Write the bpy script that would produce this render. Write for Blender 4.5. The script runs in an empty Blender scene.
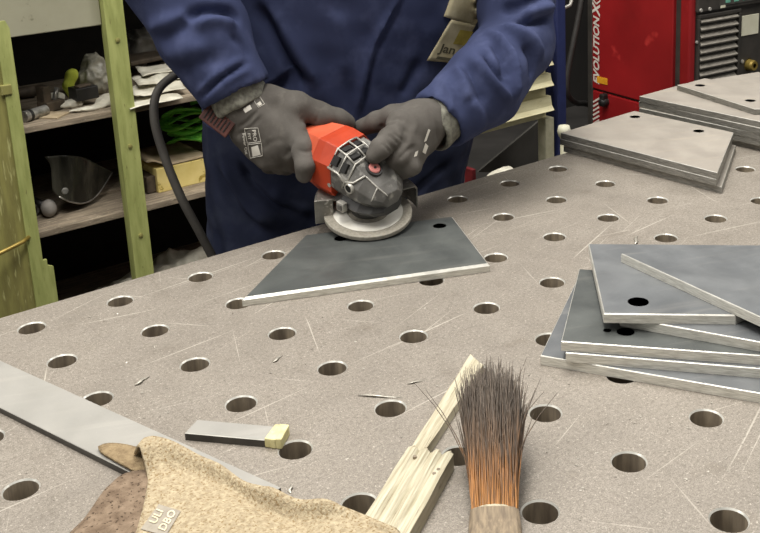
import bpy, bmesh, math, random
import numpy as np
from mathutils import Vector, Matrix
from mathutils.bvhtree import BVHTree

random.seed(7); rng = np.random.default_rng(7)
SC = bpy.context.scene
COL = SC.collection
Z0 = 0.90                      # height of the table top above the floor; below, z = 0 is the table top

# ------------------------------------------------------------------ camera
F_PX, PX, PY = 1038.29565, 446.33419, 106.0
RC = np.array([[0.7859392411248045, -0.6171939557817007, -0.03702877538756144],
               [-0.1826727668402417, -0.17456819556864, -0.9675518618404079],
               [0.5907031145297078, 0.7672011248964935, -0.24994452272946055]])
CAM = np.array([-0.27120776, -1.11337677, 0.50392956])
cd = bpy.data.cameras.new('camera'); cam = bpy.data.objects.new('camera', cd); COL.objects.link(cam)
M = Matrix.Identity(4)
for i in range(3):
    M[i][0] = RC[0][i]; M[i][1] = -RC[1][i]; M[i][2] = -RC[2][i]
    M[i][3] = CAM[i] + (Z0 if i == 2 else 0)
cam.matrix_world = M
cd.sensor_fit = 'HORIZONTAL'; cd.sensor_width = 36; cd.lens = F_PX * 36 / 760
cd.shift_x = (380 - PX) / 760; cd.shift_y = (PY - 266.5) / 760
cd.clip_start = 0.02
SC.camera = cam

# ------------------------------------------------------------------ world, lamps, exposure
w = bpy.data.worlds.new('workshop_air'); SC.world = w; w.use_nodes = True
w.node_tree.nodes['Background'].inputs[0].default_value = (1.0, 0.97, 0.93, 1)
w.node_tree.nodes['Background'].inputs[1].default_value = 0.26
def area(name, loc, size, size_y, power, aim, col=(1, .97, .92)):
    l = bpy.data.lights.new(name, 'AREA'); l.shape = 'RECTANGLE'; l.size = size; l.size_y = size_y
    l.energy = power; l.color = col
    o = bpy.data.objects.new(name, l); COL.objects.link(o)
    o.location = (loc[0], loc[1], loc[2] + Z0)
    d = Vector(aim) - Vector(loc); o.rotation_euler = d.to_track_quat('-Z', 'Y').to_euler()
    return o
area('ceiling_strip_lamp', (0.25, -0.22, 2.4), 3.0, 0.5, 98, (0.35, -0.32, 0))
area('ceiling_strip_lamp', (-1.3, 0.5, 2.5), 0.5, 3.0, 50, (0.3, 0.1, 0))
area('ceiling_strip_lamp', (2.3, -0.6, 2.5), 0.5, 3.0, 44, (0.9, 0.1, 0))
vs = SC.view_settings
vs.view_transform = 'Standard'; vs.look = 'None'; vs.exposure = 0.12; vs.gamma = 1.0; vs.use_curve_mapping = False

# ------------------------------------------------------------------ helpers: measuring
def ray(x, y): return RC.T @ np.array([(x - PX) / F_PX, (y - PY) / F_PX, 1.0])
def at(x, y, d): return CAM + ray(x, y) * d                  # a point at a given distance in front of the lens
def onz(x, y, z=0.0):
    r = ray(x, y); return CAM + r * ((z - CAM[2]) / r[2])
def ony(x, y, Y):
    r = ray(x, y); return CAM + r * ((Y - CAM[1]) / r[1])
RH = np.array([RC[0][0], RC[0][1], 0]); RH /= np.linalg.norm(RH)
FH = np.array([-RH[1], RH[0], 0]); UP = np.array([0, 0, 1.0])

# ------------------------------------------------------------------ helpers: objects
def thing(name, label, cat, loc=(0, 0, 0), group=None):
    o = bpy.data.objects.new(name, None); COL.objects.link(o); o.location = loc
    o.empty_display_size = .05
    return tag(o, label, cat, group)
def tag(o, label, cat, group=None, kind=None):
    if label: o['label'] = label
    if cat: o['category'] = cat
    if group: o['group'] = group
    if kind: o['kind'] = kind
    return o
class MB:
    """collects points and faces of one mesh"""
    def __init__(s): s.v = []; s.f = []; s.m = []
    def add(s, v, f, m=0):
        b = len(s.v); s.v += [tuple(map(float, p)) for p in v]
        s.f += [tuple(i + b for i in q) for q in f]; s.m += [m] * len(f); return s
    def box(s, c, size, rot=None, m=0, ax=None):
        hx, hy, hz = [k / 2 for k in size]
        v = np.array([(x, y, z) for x in (-hx, hx) for y in (-hy, hy) for z in (-hz, hz)])
        if rot is not None: v = v @ np.array(Matrix.Rotation(rot, 3, 'Z')).T
        if ax is not None: v = v @ np.array(ax)          # rows of ax: the three axes
        v = v + np.array(c)
        return s.add(v, [(0, 1, 3, 2), (4, 6, 7, 5), (0, 4, 5, 1), (2, 3, 7, 6), (0, 2, 6, 4), (1, 5, 7, 3)], m)
    def prism(s, poly, z0, z1, m=0, mtop=None, mside=None):
        n = len(poly); a = sum(poly[i][0] * poly[(i + 1) % n][1] - poly[(i + 1) % n][0] * poly[i][1] for i in range(n))
        if a < 0: poly = poly[::-1]
        v = [(p[0], p[1], z0) for p in poly] + [(p[0], p[1], z1) for p in poly]
        s.add(v, [tuple(range(n))[::-1]], m); b = len(s.v) - 2 * n
        s.f.append(tuple(range(b + n, b + 2 * n))); s.m.append(m if mtop is None else mtop)
        for i in range(n):
            j = (i + 1) % n
            s.f.append((b + i, b + j, b + n + j, b + n + i)); s.m.append(m if mside is None else mside)
        return s
    def tube(s, pts, rad, n=10, m=0, cap=True, flat=1.0):
        pts = [np.array(p, float) for p in pts]; k = len(pts)
        if np.isscalar(rad): rad = [rad] * k
        t0 = pts[1] - pts[0]; up = np.array([0, 0, 1.0]) if abs(t0[2]) < .9 * np.linalg.norm(t0) else np.array([1.0, 0, 0])
        v = []
        for i in range(k):
            t = pts[min(i + 1, k - 1)] - pts[max(i - 1, 0)]; t /= np.linalg.norm(t) + 1e-12
            a = np.cross(t, up); a /= np.linalg.norm(a) + 1e-12; b = np.cross(a, t); up = b
            for q in range(n):
                an = 2 * math.pi * q / n
                v.append(pts[i] + rad[i] * (math.cos(an) * a + flat * math.sin(an) * b))
        f = [(i * n + q, i * n + (q + 1) % n, (i + 1) * n + (q + 1) % n, (i + 1) * n + q) for i in range(k - 1) for q in range(n)]
        if cap: f += [tuple(range(n))[::-1], tuple(range((k - 1) * n, k * n))]
        return s.add(v, f, m)
    def lathe(s, prof, n=32, c=(0, 0, 0), ax=None, m=0, ang=None):
        c = np.array(c, float); A = np.eye(3) if ax is None else np.array(ax); k = len(prof)
        full = ang is None; a0, a1 = (0, 2 * math.pi) if full else ang; cnt = n if full else n + 1
        v = []
        for r, z in prof:
            for q in range(cnt):
                an = a0 + (a1 - a0) * q / n
                v.append(c + np.array([r * math.cos(an), r * math.sin(an), z]) @ A)
        f = [(i * cnt + q, i * cnt + (q + 1) % cnt, (i + 1) * cnt + (q + 1) % cnt, (i + 1) * cnt + q) for i in range(k - 1) for q in range(n)]
        return s.add(v, f, m)
    def loft(s, rings, m=0, cap=True, close=True):
        n = len(rings[0]); k = len(rings); v = [p for r in rings for p in r]
        f = [(i * n + q, i * n + (q + 1) % n, (i + 1) * n + (q + 1) % n, (i + 1) * n + q) for i in range(k - 1) for q in range(n if close else n - 1)]
        if cap: f += [tuple(range(n))[::-1], tuple(range((k - 1) * n, k * n))]
        return s.add(v, f, m)
    def grid(s, P, m=0):
        a, b = P.shape[:2]
        return s.add(P.reshape(-1, 3), [(i * b + j, i * b + j + 1, (i + 1) * b + j + 1, (i + 1) * b + j) for i in range(a - 1) for j in range(b - 1)], m)
    def build(s, name, mats, parent=None, smooth=False, bevel=0, solid=0, local=False, sub=0, fix=True, seg=2):
        if not isinstance(mats, (list, tuple)): mats = [mats]
        v = np.array(s.v, float)
        if parent is not None:
            off = np.zeros(3) if local else np.array(world_loc(parent))
        else:
            off = np.array([(v[:, 0].min() + v[:, 0].max()) / 2, (v[:, 1].min() + v[:, 1].max()) / 2, v[:, 2].min()])
        me = bpy.data.meshes.new(name); me.from_pydata((v - off).tolist(), [], s.f)
        for mt in mats: me.materials.append(MAT[mt])
        me.polygons.foreach_set('material_index', s.m)
        if fix:
            bm = bmesh.new(); bm.from_mesh(me); bmesh.ops.recalc_face_normals(bm, faces=bm.faces); bm.to_mesh(me); bm.free()
        if smooth: me.shade_smooth()
        o = bpy.data.objects.new(name, me); COL.objects.link(o)
        if parent is None: o.location = off
        else: o.parent = parent
        if solid:
            q = o.modifiers.new('thickness', 'SOLIDIFY'); q.thickness = solid; q.offset = 0
        if bevel:
            q = o.modifiers.new('bevel', 'BEVEL'); q.width = bevel; q.segments = seg; q.limit_method = 'ANGLE'; q.angle_limit = math.radians(35)
        if sub:
            q = o.modifiers.new('subdivision', 'SUBSURF'); q.levels = sub; q.render_levels = sub
        return o
def world_loc(o):
    p = np.zeros(3)
    while o is not None: p = p + np.array(o.location); o = o.parent
    return p
def lerp(a, b, t): return np.array(a, float) * (1 - t) + np.array(b, float) * t
def resample(pts, n, smooth=True):
    pts = np.array(pts, float)
    if smooth and len(pts) > 2:                                  # Catmull-Rom
        q = np.vstack([2 * pts[0] - pts[1], pts, 2 * pts[-1] - pts[-2]]); out = []
        for i in range(1, len(q) - 2):
            for t in np.linspace(0, 1, 12, endpoint=False):
                a, b, c, d = q[i - 1:i + 3]
                out.append(.5 * (2 * b + (c - a) * t + (2 * a - 5 * b + 4 * c - d) * t * t + (3 * b - a - 3 * c + d) * t ** 3))
        out.append(pts[-1]); pts = np.array(out)
    L = np.r_[0, np.cumsum(np.linalg.norm(np.diff(pts, axis=0), axis=1))]
    s = np.linspace(0, L[-1], n)
    return np.stack([np.interp(s, L, pts[:, k]) for k in range(pts.shape[1])], 1)
def coons(top, bottom, left, right, n, m):
    """patch between four boundary curves; left and right run from top to bottom"""
    T, B, L, Rr = resample(top, m), resample(bottom, m), resample(left, n), resample(right, n)
    u = np.linspace(0, 1, m)[None, :, None]; v = np.linspace(0, 1, n)[:, None, None]
    return ((1 - v) * T[None] + v * B[None] + (1 - u) * L[:, None] + u * Rr[:, None]
            - ((1 - u) * (1 - v) * T[0] + u * (1 - v) * T[-1] + (1 - u) * v * B[0] + u * v * B[-1]))
def wob(P, amp, freq, seed=0):
    """smooth pseudo-random scalar field"""
    r = np.random.default_rng(seed); out = np.zeros(P.shape[:-1])
    for k in range(9):
        d = r.normal(size=3); d /= np.linalg.norm(d); out += np.sin(P @ d * freq * r.uniform(.6, 1.9) + r.uniform(0, 6.28))
    return amp * out / 3

# ------------------------------------------------------------------ helpers: distance fields for soft bodies
class Field:
    def __init__(s, lo, hi, h):
        s.lo = np.array(lo, float); s.h = h; s.n = np.ceil((np.array(hi) - s.lo) / h).astype(int) + 1
        s.V = np.full(s.n, .25, np.float32)
    def _box(s, lo, hi, pad):
        a = np.maximum(np.floor((np.array(lo) - pad - s.lo) / s.h).astype(int), 0)
        b = np.minimum(np.ceil((np.array(hi) + pad - s.lo) / s.h).astype(int) + 1, s.n)
        if (b <= a).any(): return None
        g = np.meshgrid(*[np.arange(a[i], b[i], dtype=np.float32) * s.h + s.lo[i] for i in range(3)], indexing='ij')
        return tuple(slice(a[i], b[i]) for i in range(3)), np.stack(g, -1)
    def _union(s, sl, d, k):
        o = s.V[sl]
        if k > 0:
            h = np.clip(.5 + .5 * (o - d) / k, 0, 1); s.V[sl] = o * (1 - h) + d * h - k * h * (1 - h)
        else: s.V[sl] = np.minimum(o, d)
    def cap(s, a, b, ra, rb=None, k=.01, sc=None):
        rb = ra if rb is None else rb; a = np.array(a, float); b = np.array(b, float)
        R = max(ra, rb); q = s._box(np.minimum(a, b), np.maximum(a, b), R + 3 * k + 3 * s.h)
        if q is None: return s
        sl, P = q
        S = np.ones(3) if sc is None else np.array(sc, float)
        p = P / S - a / S; ab = (b - a) / S
        t = np.clip((p @ ab) / (ab @ ab + 1e-12), 0, 1)
        d = (np.linalg.norm(p - t[..., None] * ab, axis=-1) - (ra + (rb - ra) * t)) * S.min()
        s._union(sl, d.astype(np.float32), k); return s
    def chain(s, pts, rad, k=.01):
        for i in range(len(pts) - 1): s.cap(pts[i], pts[i + 1], rad[i], rad[i + 1], k)
        return s
    def ell(s, c, r, ax=None, k=.01):
        c = np.array(c, float); R = max(r); q = s._box(c, c, R + 3 * k + 3 * s.h)
        if q is None: return s
        sl, P = q; A = np.eye(3) if ax is None else np.array(ax); p = (P - c) @ A.T; rr = np.array(r)
        k0 = np.linalg.norm(p / rr, axis=-1); k1 = np.linalg.norm(p / rr ** 2, axis=-1) + 1e-9
        s._union(sl, (k0 * (k0 - 1) / k1).astype(np.float32), k); return s
    def cut(s, p, n, near=None, rad=None):
        """keep the half-space behind the plane, only within rad of p"""
        n = np.array(n, float); n /= np.linalg.norm(n); p = np.array(p, float)
        q = s._box(p, p, rad); sl, P = q; d = (P - p) @ n
        inside = np.linalg.norm(P - p, axis=-1) < rad
        s.V[sl] = np.where(inside, np.maximum(s.V[sl], d), s.V[sl]); return s
    def carve(s, a, b, ra, rb):
        a = np.array(a, float); b = np.array(b, float); q = s._box(np.minimum(a, b), np.maximum(a, b), max(ra, rb) + 3 * s.h)
        sl, P = q; p = P - a; ab = b - a; t = np.clip((p @ ab) / (ab @ ab), 0, 1)
        d = np.linalg.norm(p - t[..., None] * ab, axis=-1) - (ra + (rb - ra) * t)
        s.V[sl] = np.maximum(s.V[sl], -d); return s
    def mesh(s, relax=2):
        V = s.V; sg = V < 0
        c = np.zeros(np.array(V.shape) - 1, np.int8)
        for dx in (0, 1):
            for dy in (0, 1):
                for dz in (0, 1): c += sg[dx:dx + c.shape[0], dy:dy + c.shape[1], dz:dz + c.shape[2]]
        act = (c > 0) & (c < 8); ids = np.full(c.shape, -1, np.int64); I = np.argwhere(act); ids[act] = np.arange(len(I))
        acc = np.zeros((len(I), 3)); cnt = np.zeros(len(I))
        cor = [(x, y, z) for x in (0, 1) for y in (0, 1) for z in (0, 1)]
        for a in cor:
            for ax in range(3):
                if a[ax]: continue
                b = list(a); b[ax] = 1
                va = V[I[:, 0] + a[0], I[:, 1] + a[1], I[:, 2] + a[2]]; vb = V[I[:, 0] + b[0], I[:, 1] + b[1], I[:, 2] + b[2]]
                cr = (va < 0) != (vb < 0); t = np.where(cr, va / np.where(cr, va - vb, 1), 0)
                p = np.array(a, float)[None] + t[:, None] * (np.array(b) - np.array(a))[None]
                acc += np.where(cr[:, None], p, 0); cnt += cr
        P = (I + acc / cnt[:, None]) * s.h + s.lo
        F = []
        for ax in range(3):
            u, v = (ax + 1) % 3, (ax + 2) % 3
            sh = [slice(None)] * 3; sh2 = [slice(None)] * 3; sh[ax] = slice(0, -1); sh2[ax] = slice(1, None)
            A, B = sg[tuple(sh)], sg[tuple(sh2)]; E = np.argwhere(A != B)
            ok = (E[:, u] > 0) & (E[:, v] > 0) & (E[:, u] < c.shape[u]) & (E[:, v] < c.shape[v]); E = E[ok]
            q = []
            for du, dv in ((0, 0), (1, 0), (1, 1), (0, 1)):
                e = E.copy(); e[:, u] -= du; e[:, v] -= dv; q.append(ids[e[:, 0], e[:, 1], e[:, 2]])
            q = np.stack(q, 1); fl = sg[E[:, 0], E[:, 1], E[:, 2]]; q[~fl] = q[~fl][:, ::-1]
            F.append(q)
        F = np.vstack(F); F = F[(F >= 0).all(1)]
        for _ in range(relax): P = smooth_pts(P, F, .5)
        return P, F
def edges_of(F): return np.vstack([F[:, [i, (i + 1) % 4]] for i in range(4)])
def smooth_pts(P, F, f):
    E = edges_of(F); S = np.zeros_like(P); n = np.zeros(len(P))
    for k in range(3): S[:, k] = np.bincount(E[:, 0], P[E[:, 1], k], len(P)) + np.bincount(E[:, 1], P[E[:, 0], k], len(P))
    n = np.bincount(E[:, 0], minlength=len(P)) + np.bincount(E[:, 1], minlength=len(P))
    return P + f * (S / np.maximum(n, 1)[:, None] - P)
def normals(P, F):
    fn = np.cross(P[F[:, 2]] - P[F[:, 0]], P[F[:, 3]] - P[F[:, 1]]); N = np.zeros_like(P)
    for k in range(3):
        for j in range(4): N[:, k] += np.bincount(F[:, j], fn[:, k], len(P))
    return N / (np.linalg.norm(N, axis=1)[:, None] + 1e-12)
def bvh(P, F): return BVHTree.FromPolygons([Vector(p) for p in P], [tuple(map(int, f)) for f in F])
def hit(tree, x, y, off=0.0):
    h = tree.ray_cast(Vector(CAM), Vector(ray(x, y)).normalized())
    return None if h[0] is None else np.array(h[0]) + np.array(h[1]) * off
def line_dist(P, L):
    best = np.full(len(P), 9.0); pos = np.zeros(len(P)); n = len(L) - 1
    for i in range(n):
        ab = L[i + 1] - L[i]; t = np.clip(((P - L[i]) @ ab) / (ab @ ab + 1e-12), 0, 1)
        d = np.linalg.norm(P - L[i] - t[:, None] * ab, axis=1); w_ = d < best; best[w_] = d[w_]; pos[w_] = (i + t[w_]) / n
    return best, pos
def fold(P, F, tree, folds):
    N = normals(P, F); D = np.zeros(len(P))
    for pix, amp, wid in folds:
        L = [hit(tree, *p) for p in resample(pix, 10)]; L = [q for q in L if q is not None]
        if len(L) < 2: continue
        d, t = line_dist(P, np.array(L))
        D += amp * np.exp(-(d / wid) ** 2) * np.clip(np.minimum(t, 1 - t) * 5 + .15, 0, 1)
    return P + N * D[:, None]
def soft(name, P, F, mats, parent):
    mb = MB(); mb.v = P.tolist(); mb.f = [tuple(map(int, f)) for f in F]; mb.m = [0] * len(F)
    return mb.build(name, mats, parent, smooth=True, fix=False)
def text_mesh(txt, bold=0.0, shear=0.0, space=1.0):
    c = bpy.data.curves.new('lettering', 'FONT'); c.body = txt; c.offset = bold; c.shear = shear; c.space_character = space
    c.align_x = 'CENTER'; c.align_y = 'CENTER'; c.resolution_u = 3
    o = bpy.data.objects.new('lettering', c); COL.objects.link(o)
    bpy.context.view_layer.update()
    me = bpy.data.meshes.new_from_object(o.evaluated_get(bpy.context.evaluated_depsgraph_get()))
    v = np.array([p.co[:] for p in me.vertices]); f = [tuple(p.vertices) for p in me.polygons]
    bpy.data.objects.remove(o); bpy.data.curves.remove(c); bpy.data.meshes.remove(me)
    return v, f

# ------------------------------------------------------------------ materials
MAT = {}
def lin(h):
    h = h.lstrip('#'); r = [int(h[i:i + 2], 16) / 255 for i in (0, 2, 4)]
    return tuple(c / 12.92 if c <= .04045 else ((c + .055) / 1.055) ** 2.4 for c in r) + (1,)
def nodes(name):
    m = bpy.data.materials.new(name); m.use_nodes = True; MAT[name] = m
    nt = m.node_tree; return m, nt, nt.nodes['Principled BSDF']
def N(nt, t, **kw):
    n = nt.nodes.new(t)
    for k, v in kw.items():
        if k.startswith('i_'): n.inputs[int(k[2:]) if k[2:].isdigit() else k[2:]].default_value = v
        else: setattr(n, k, v)
    return n
def ramp(nt, src, stops):
    r = N(nt, 'ShaderNodeValToRGB'); e = r.color_ramp.elements
    while len(e) < len(stops): e.new(.5)
    for i, (p, c) in enumerate(stops): e[i].position = p; e[i].color = c
    nt.links.new(src, r.inputs[0]); return r.outputs[0]
def mapped(nt, scale=(1, 1, 1), rot=(0, 0, 0)):
    t = N(nt, 'ShaderNodeTexCoord'); m = N(nt, 'ShaderNodeMapping'); m.inputs['Scale'].default_value = scale
    if any(rot):                                                  # turn first, then stretch
        r0 = N(nt, 'ShaderNodeMapping'); r0.inputs['Rotation'].default_value = rot
        nt.links.new(t.outputs['Object'], r0.inputs[0]); nt.links.new(r0.outputs[0], m.inputs[0])
    else: nt.links.new(t.outputs['Object'], m.inputs[0])
    return m.outputs[0]
def noise(nt, vec, scale, detail=5, rough=.55, dist=0):
    n = N(nt, 'ShaderNodeTexNoise'); n.inputs['Scale'].default_value = scale; n.inputs['Detail'].default_value = detail
    n.inputs['Roughness'].default_value = rough; n.inputs['Distortion'].default_value = dist; nt.links.new(vec, n.inputs['Vector']); return n.outputs[0]
def mixc(nt, fac, a, b, mode='MIX'):
    x = N(nt, 'ShaderNodeMix', data_type='RGBA', blend_type=mode)
    for s, k in ((fac, 0), (a, 6), (b, 7)):
        if hasattr(s, 'is_linked'): nt.links.new(s, x.inputs[k])
        else: x.inputs[k].default_value = s
    return x.outputs[2]
def bumpy(nt, b, vec, scale, strength, dist=.001, detail=4):
    h = noise(nt, vec, scale, detail); u = N(nt, 'ShaderNodeBump'); u.inputs['Strength'].default_value = strength; u.inputs['Distance'].default_value = dist
    nt.links.new(h, u.inputs['Height']); nt.links.new(u.outputs[0], b.inputs['Normal'])
def mat(name, c1, c2=None, rough=.6, metal=0.0, scale=40, stretch=(1, 1, 1), rot=(0, 0, 0), lo=.35, hi=.65, bump=0, bscale=300, bdist=.001, spec=.5, spots=None, sscale=150, slo=.62, shi=.68):
    m, nt, b = nodes(name)
    b.inputs['Roughness'].default_value = rough; b.inputs['Metallic'].default_value = metal; b.inputs['Specular IOR Level'].default_value = spec
    vec = mapped(nt, stretch, rot); c = ramp(nt, noise(nt, vec, scale), [(lo, lin(c1)), (hi, lin(c2 or c1))])
    if spots: c = mixc(nt, ramp(nt, noise(nt, vec, sscale, 3), [(slo, (0, 0, 0, 1)), (shi, (1, 1, 1, 1))]), c, lin(spots))
    nt.links.new(c, b.inputs['Base Color'])
    if bump: bumpy(nt, b, vec, bscale, bump, bdist)
    return m
mat('floor_concrete', '3a3835', '4a4744', rough=.8, scale=4, bump=.3, bscale=40)
mat('wall_dark', '1c1a18', '24211e', rough=.9, scale=3)
mat('hole_wall', '9a8d79', '6f6456', rough=.6, metal=.0, scale=120, stretch=(1, 1, .15))
mat('table_frame_paint', '34332f', '44423d', rough=.7)
def table_material():
    m, nt, b = nodes('table_steel'); v = mapped(nt)
    c = ramp(nt, noise(nt, v, 7, 6, .6), [(.28, lin('807970')), (.72, lin('a29a8f'))])
    c = mixc(nt, ramp(nt, noise(nt, v, 55, 5, .65), [(.35, (0, 0, 0, 1)), (.75, (1, 1, 1, 1))]), c, lin('958d82'))
    c = mixc(nt, ramp(nt, noise(nt, v, 22, 3, .5), [(.62, (0, 0, 0, 1)), (.75, (.6, .6, .6, 1))]), c, lin('7d7468'))
    c = mixc(nt, ramp(nt, noise(nt, v, 900, 2, .6), [(.36, (.9, .9, .9, 1)), (.55, (0, 0, 0, 1))]), c, lin('6d665d'))
    c = mixc(nt, ramp(nt, noise(nt, v, 260, 3, .7), [(.36, (.75, .75, .75, 1)), (.52, (0, 0, 0, 1))]), c, lin('726b61'))
    c = mixc(nt, ramp(nt, noise(nt, v, 420, 2, .6), [(.60, (0, 0, 0, 1)), (.72, (.7, .7, .7, 1))]), c, lin('c3bbae'))
    for ang, sc, sd, lo in ((.08, (2.6, 190, 1), 0, .695), (-.25, (4, 260, 1), 3, .71), (.38, (3.2, 210, 1), 5, .71), (-.9, (4, 210, 1), 7, .735), (1.2, (5, 240, 1), 11, .735)):
        sv = mapped(nt, sc, (0, 0, -ang)); sv.node.inputs['Location'].default_value = (sd, sd * 1.7, 0)
        c = mixc(nt, ramp(nt, noise(nt, sv, 1, 2, .4), [(lo, (0, 0, 0, 1)), (lo + .05, (.42, .42, .42, 1))]), c, lin('d9d2c4'))
    # fine engraved lines halfway between the rows of holes
    sx = N(nt, 'ShaderNodeSeparateXYZ'); t = N(nt, 'ShaderNodeTexCoord'); nt.links.new(t.outputs['Object'], sx.inputs[0])
    mn = []
    for k in (0, 1):
        a = N(nt, 'ShaderNodeMath', operation='ADD'); a.inputs[1].default_value = 10.05; nt.links.new(sx.outputs[k], a.inputs[0])
        p = N(nt, 'ShaderNodeMath', operation='PINGPONG'); p.inputs[1].default_value = .05; nt.links.new(a.outputs[0], p.inputs[0]); mn.append(p.outputs[0])
    mi = N(nt, 'ShaderNodeMath', operation='MINIMUM'); nt.links.new(mn[0], mi.inputs[0]); nt.links.new(mn[1], mi.inputs[1])
    ls = N(nt, 'ShaderNodeMath', operation='MULTIPLY'); ls.inputs[1].default_value = 400; nt.links.new(mi.outputs[0], ls.inputs[0])
    ln = ramp(nt, ls.outputs[0], [(.06, (.4, .4, .4, 1)), (.2, (0, 0, 0, 1))])
    c = mixc(nt, ln, c, lin('6b6257'))
    nt.links.new(c, b.inputs['Base Color'])
    b.inputs['Metallic'].default_value = .15
    r = ramp(nt, noise(nt, v, 30, 4), [(.3, (.42, .42, .42, 1)), (.7, (.62, .62, .62, 1))]); nt.links.new(r, b.inputs['Roughness'])
    bumpy(nt, b, v, 500, .25, .0006)
table_material()
def plate_material(name, c1, c2, streak, rough=.42, metal=.35):
    m, nt, b = nodes(name); v = mapped(nt)
    c = ramp(nt, noise(nt, v, 14, 6, .6, .6), [(.3, lin(c1)), (.7, lin(c2))])
    sv = mapped(nt, (3, 40, 1), (0, 0, .4)); c = mixc(nt, ramp(nt, noise(nt, sv, 1.5, 3), [(.55, (0, 0, 0, 1)), (.75, (.45, .45, .45, 1))]), c, lin(streak))
    c = mixc(nt, ramp(nt, noise(nt, v, 500, 2), [(.66, (0, 0, 0, 1)), (.72, (.5, .5, .5, 1))]), c, lin(streak))
    nt.links.new(c, b.inputs['Base Color']); b.inputs['Metallic'].default_value = metal
    nt.links.new(ramp(nt, noise(nt, v, 25, 4), [(.3, (rough - .1,) * 3 + (1,)), (.7, (rough + .12,) * 3 + (1,))]), b.inputs['Roughness'])
    bumpy(nt, b, v, 300, .12, .0005)
plate_material('plate_blue_steel', '66696b', '797b7c', '918f8b')
plate_material('plate_dark_steel', '4d504f', '636663', '807f79')
plate_material('plate_warm_steel', '979087', 'a8a196', 'b8ac99', rough=.5, metal=.2)
plate_material('bar_steel', '97958f', 'a19e97', 'aeaaa2', rough=.5, metal=.2)
mat('cut_edge_bright', 'e2e0d6', 'bbb8ae', rough=.4, metal=.35, scale=25, stretch=(3, 3, 40), bump=.2, bscale=60)
mat('cut_edge_grey', '97948c', '6a6862', rough=.45, metal=.35, scale=25, stretch=(3, 3, 40), bump=.2, bscale=60)
mat('cut_rim', 'd8d6cd', 'b9b7ae', rough=.35, metal=.4, scale=60)
mat('bar_edge', '4d4a45', '3b3834', rough=.5, metal=.3)
mat('masking_tape', 'd9d2a0', 'c2b985', rough=.8, scale=90)
mat('weathered_wood', 'c6bfa8', 'a0977f', rough=.85, scale=5, stretch=(3, 90, 12), rot=(0, 0, -.59), bump=.6, bscale=6, bdist=.002, spots='6d6350', sscale=7, slo=.66, shi=.75)
mat('brush_wood', '8f7f68', '6d6050', rough=.8, scale=30, stretch=(2, 12, 12), bump=.3, bscale=120)
mat('suede_mid', '9d8a6b', '78664e', rough=.95, scale=160, lo=.3, hi=.7, bump=.9, bscale=600, bdist=.002, spec=.15)
mat('suede_tan', 'bbad91', '93846b', rough=.95, scale=260, lo=.3, hi=.7, bump=.9, bscale=420, bdist=.002, spec=.15, spots='85704f', sscale=480, slo=.54, shi=.66)
mat('suede_brown', '8c7a67', '655546', rough=.95, scale=120, lo=.3, hi=.7, bump=.8, bscale=420, bdist=.002, spec=.15, spots='3c3026', sscale=300, slo=.58, shi=.66)
mat('stamp_grey', '8f877a', '9c9486', rough=.9, scale=200)
mat('stamp_light', 'd6cbb0', 'c9bd9f', rough=.9)
mat('metal_chip', 'bdb8ac', '8d887d', rough=.4, metal=.4, scale=200)

# ------------------------------------------------------------------ setting
def struct(o): o['kind'] = 'structure'; return o
struct(MB().box((.5, .6, -.95), (7, 6, .1)).build('floor', 'floor_concrete'))
struct(MB().box((.5, 2.75, .5), (7, .1, 2.8)).build('wall_back', 'wall_dark'))
struct(MB().box((4.0, .6, .5), (.1, 6, 2.8)).build('wall_right', 'wall_dark'))

# ------------------------------------------------------------------ welding table
table = thing('welding_table', 'large steel welding table top with a grid of round holes', 'table', (0, 0, -Z0))
def table_top():
    mb = MB(); n = 32; T = .025; i0, i1, j0, j1 = -6, 15, -13, 0
    ang = [2 * math.pi * q / n + math.pi / 4 for q in range(n)]
    def ring(r, z): return [(r * math.cos(a), r * math.sin(a), z) for a in ang]
    sq = []
    for a in ang:
        k = .05 / max(abs(math.cos(a)), abs(math.sin(a))); sq.append((k * math.cos(a), k * math.sin(a)))
    rings = [[(x, y, 0) for x, y in sq], ring(.0152, 0), ring(.0140, -.0014), ring(.0140, -T), [(x, y, -T) for x, y in sq]]
    for i in range(i0, i1 + 1):
        for j in range(j0, j1 + 1):
            b = len(mb.v)
            for R_ in rings: mb.v += [(x + i * .1, y + j * .1, z) for x, y, z in R_]
            for k in range(4):
                for q in range(n):
                    q2 = (q + 1) % n
                    mb.f.append((b + k * n + q, b + k * n + q2, b + (k + 1) * n + q2, b + (k + 1) * n + q)); mb.m.append([0, 2, 1, 1][k])
    x0, x1, y0, y1 = i0 * .1 - .05, i1 * .1 + .05, j0 * .1 - .05, j1 * .1 + .05
    for a, b in (((x0, y0), (x1, y0)), ((x1, y0), (x1, y1)), ((x1, y1), (x0, y1)), ((x0, y1), (x0, y0))):
        mb.add([(a[0], a[1], 0), (b[0], b[1], 0), (b[0], b[1], -.12), (a[0], a[1], -.12)], [(0, 1, 2, 3)], 0)
    mb.build('table_top', ['table_steel', 'hole_wall', 'cut_rim'], table)
    for (x, y) in ((x0 + .12, y1 - .12), (x1 - .12, y1 - .12), (x0 + .12, y0 + .12), (x1 - .12, y0 + .12)):
        MB().box((x, y, -.4625), (.09, .09, .875)).build('leg', 'table_frame_paint', table, bevel=.006)
    for y in (y0 + .12, y1 - .12): MB().box(((x0 + x1) / 2, y, -.07), (x1 - x0 - .15, .06, .085)).build('frame_rail', 'table_frame_paint', table)
table_top()

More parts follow.
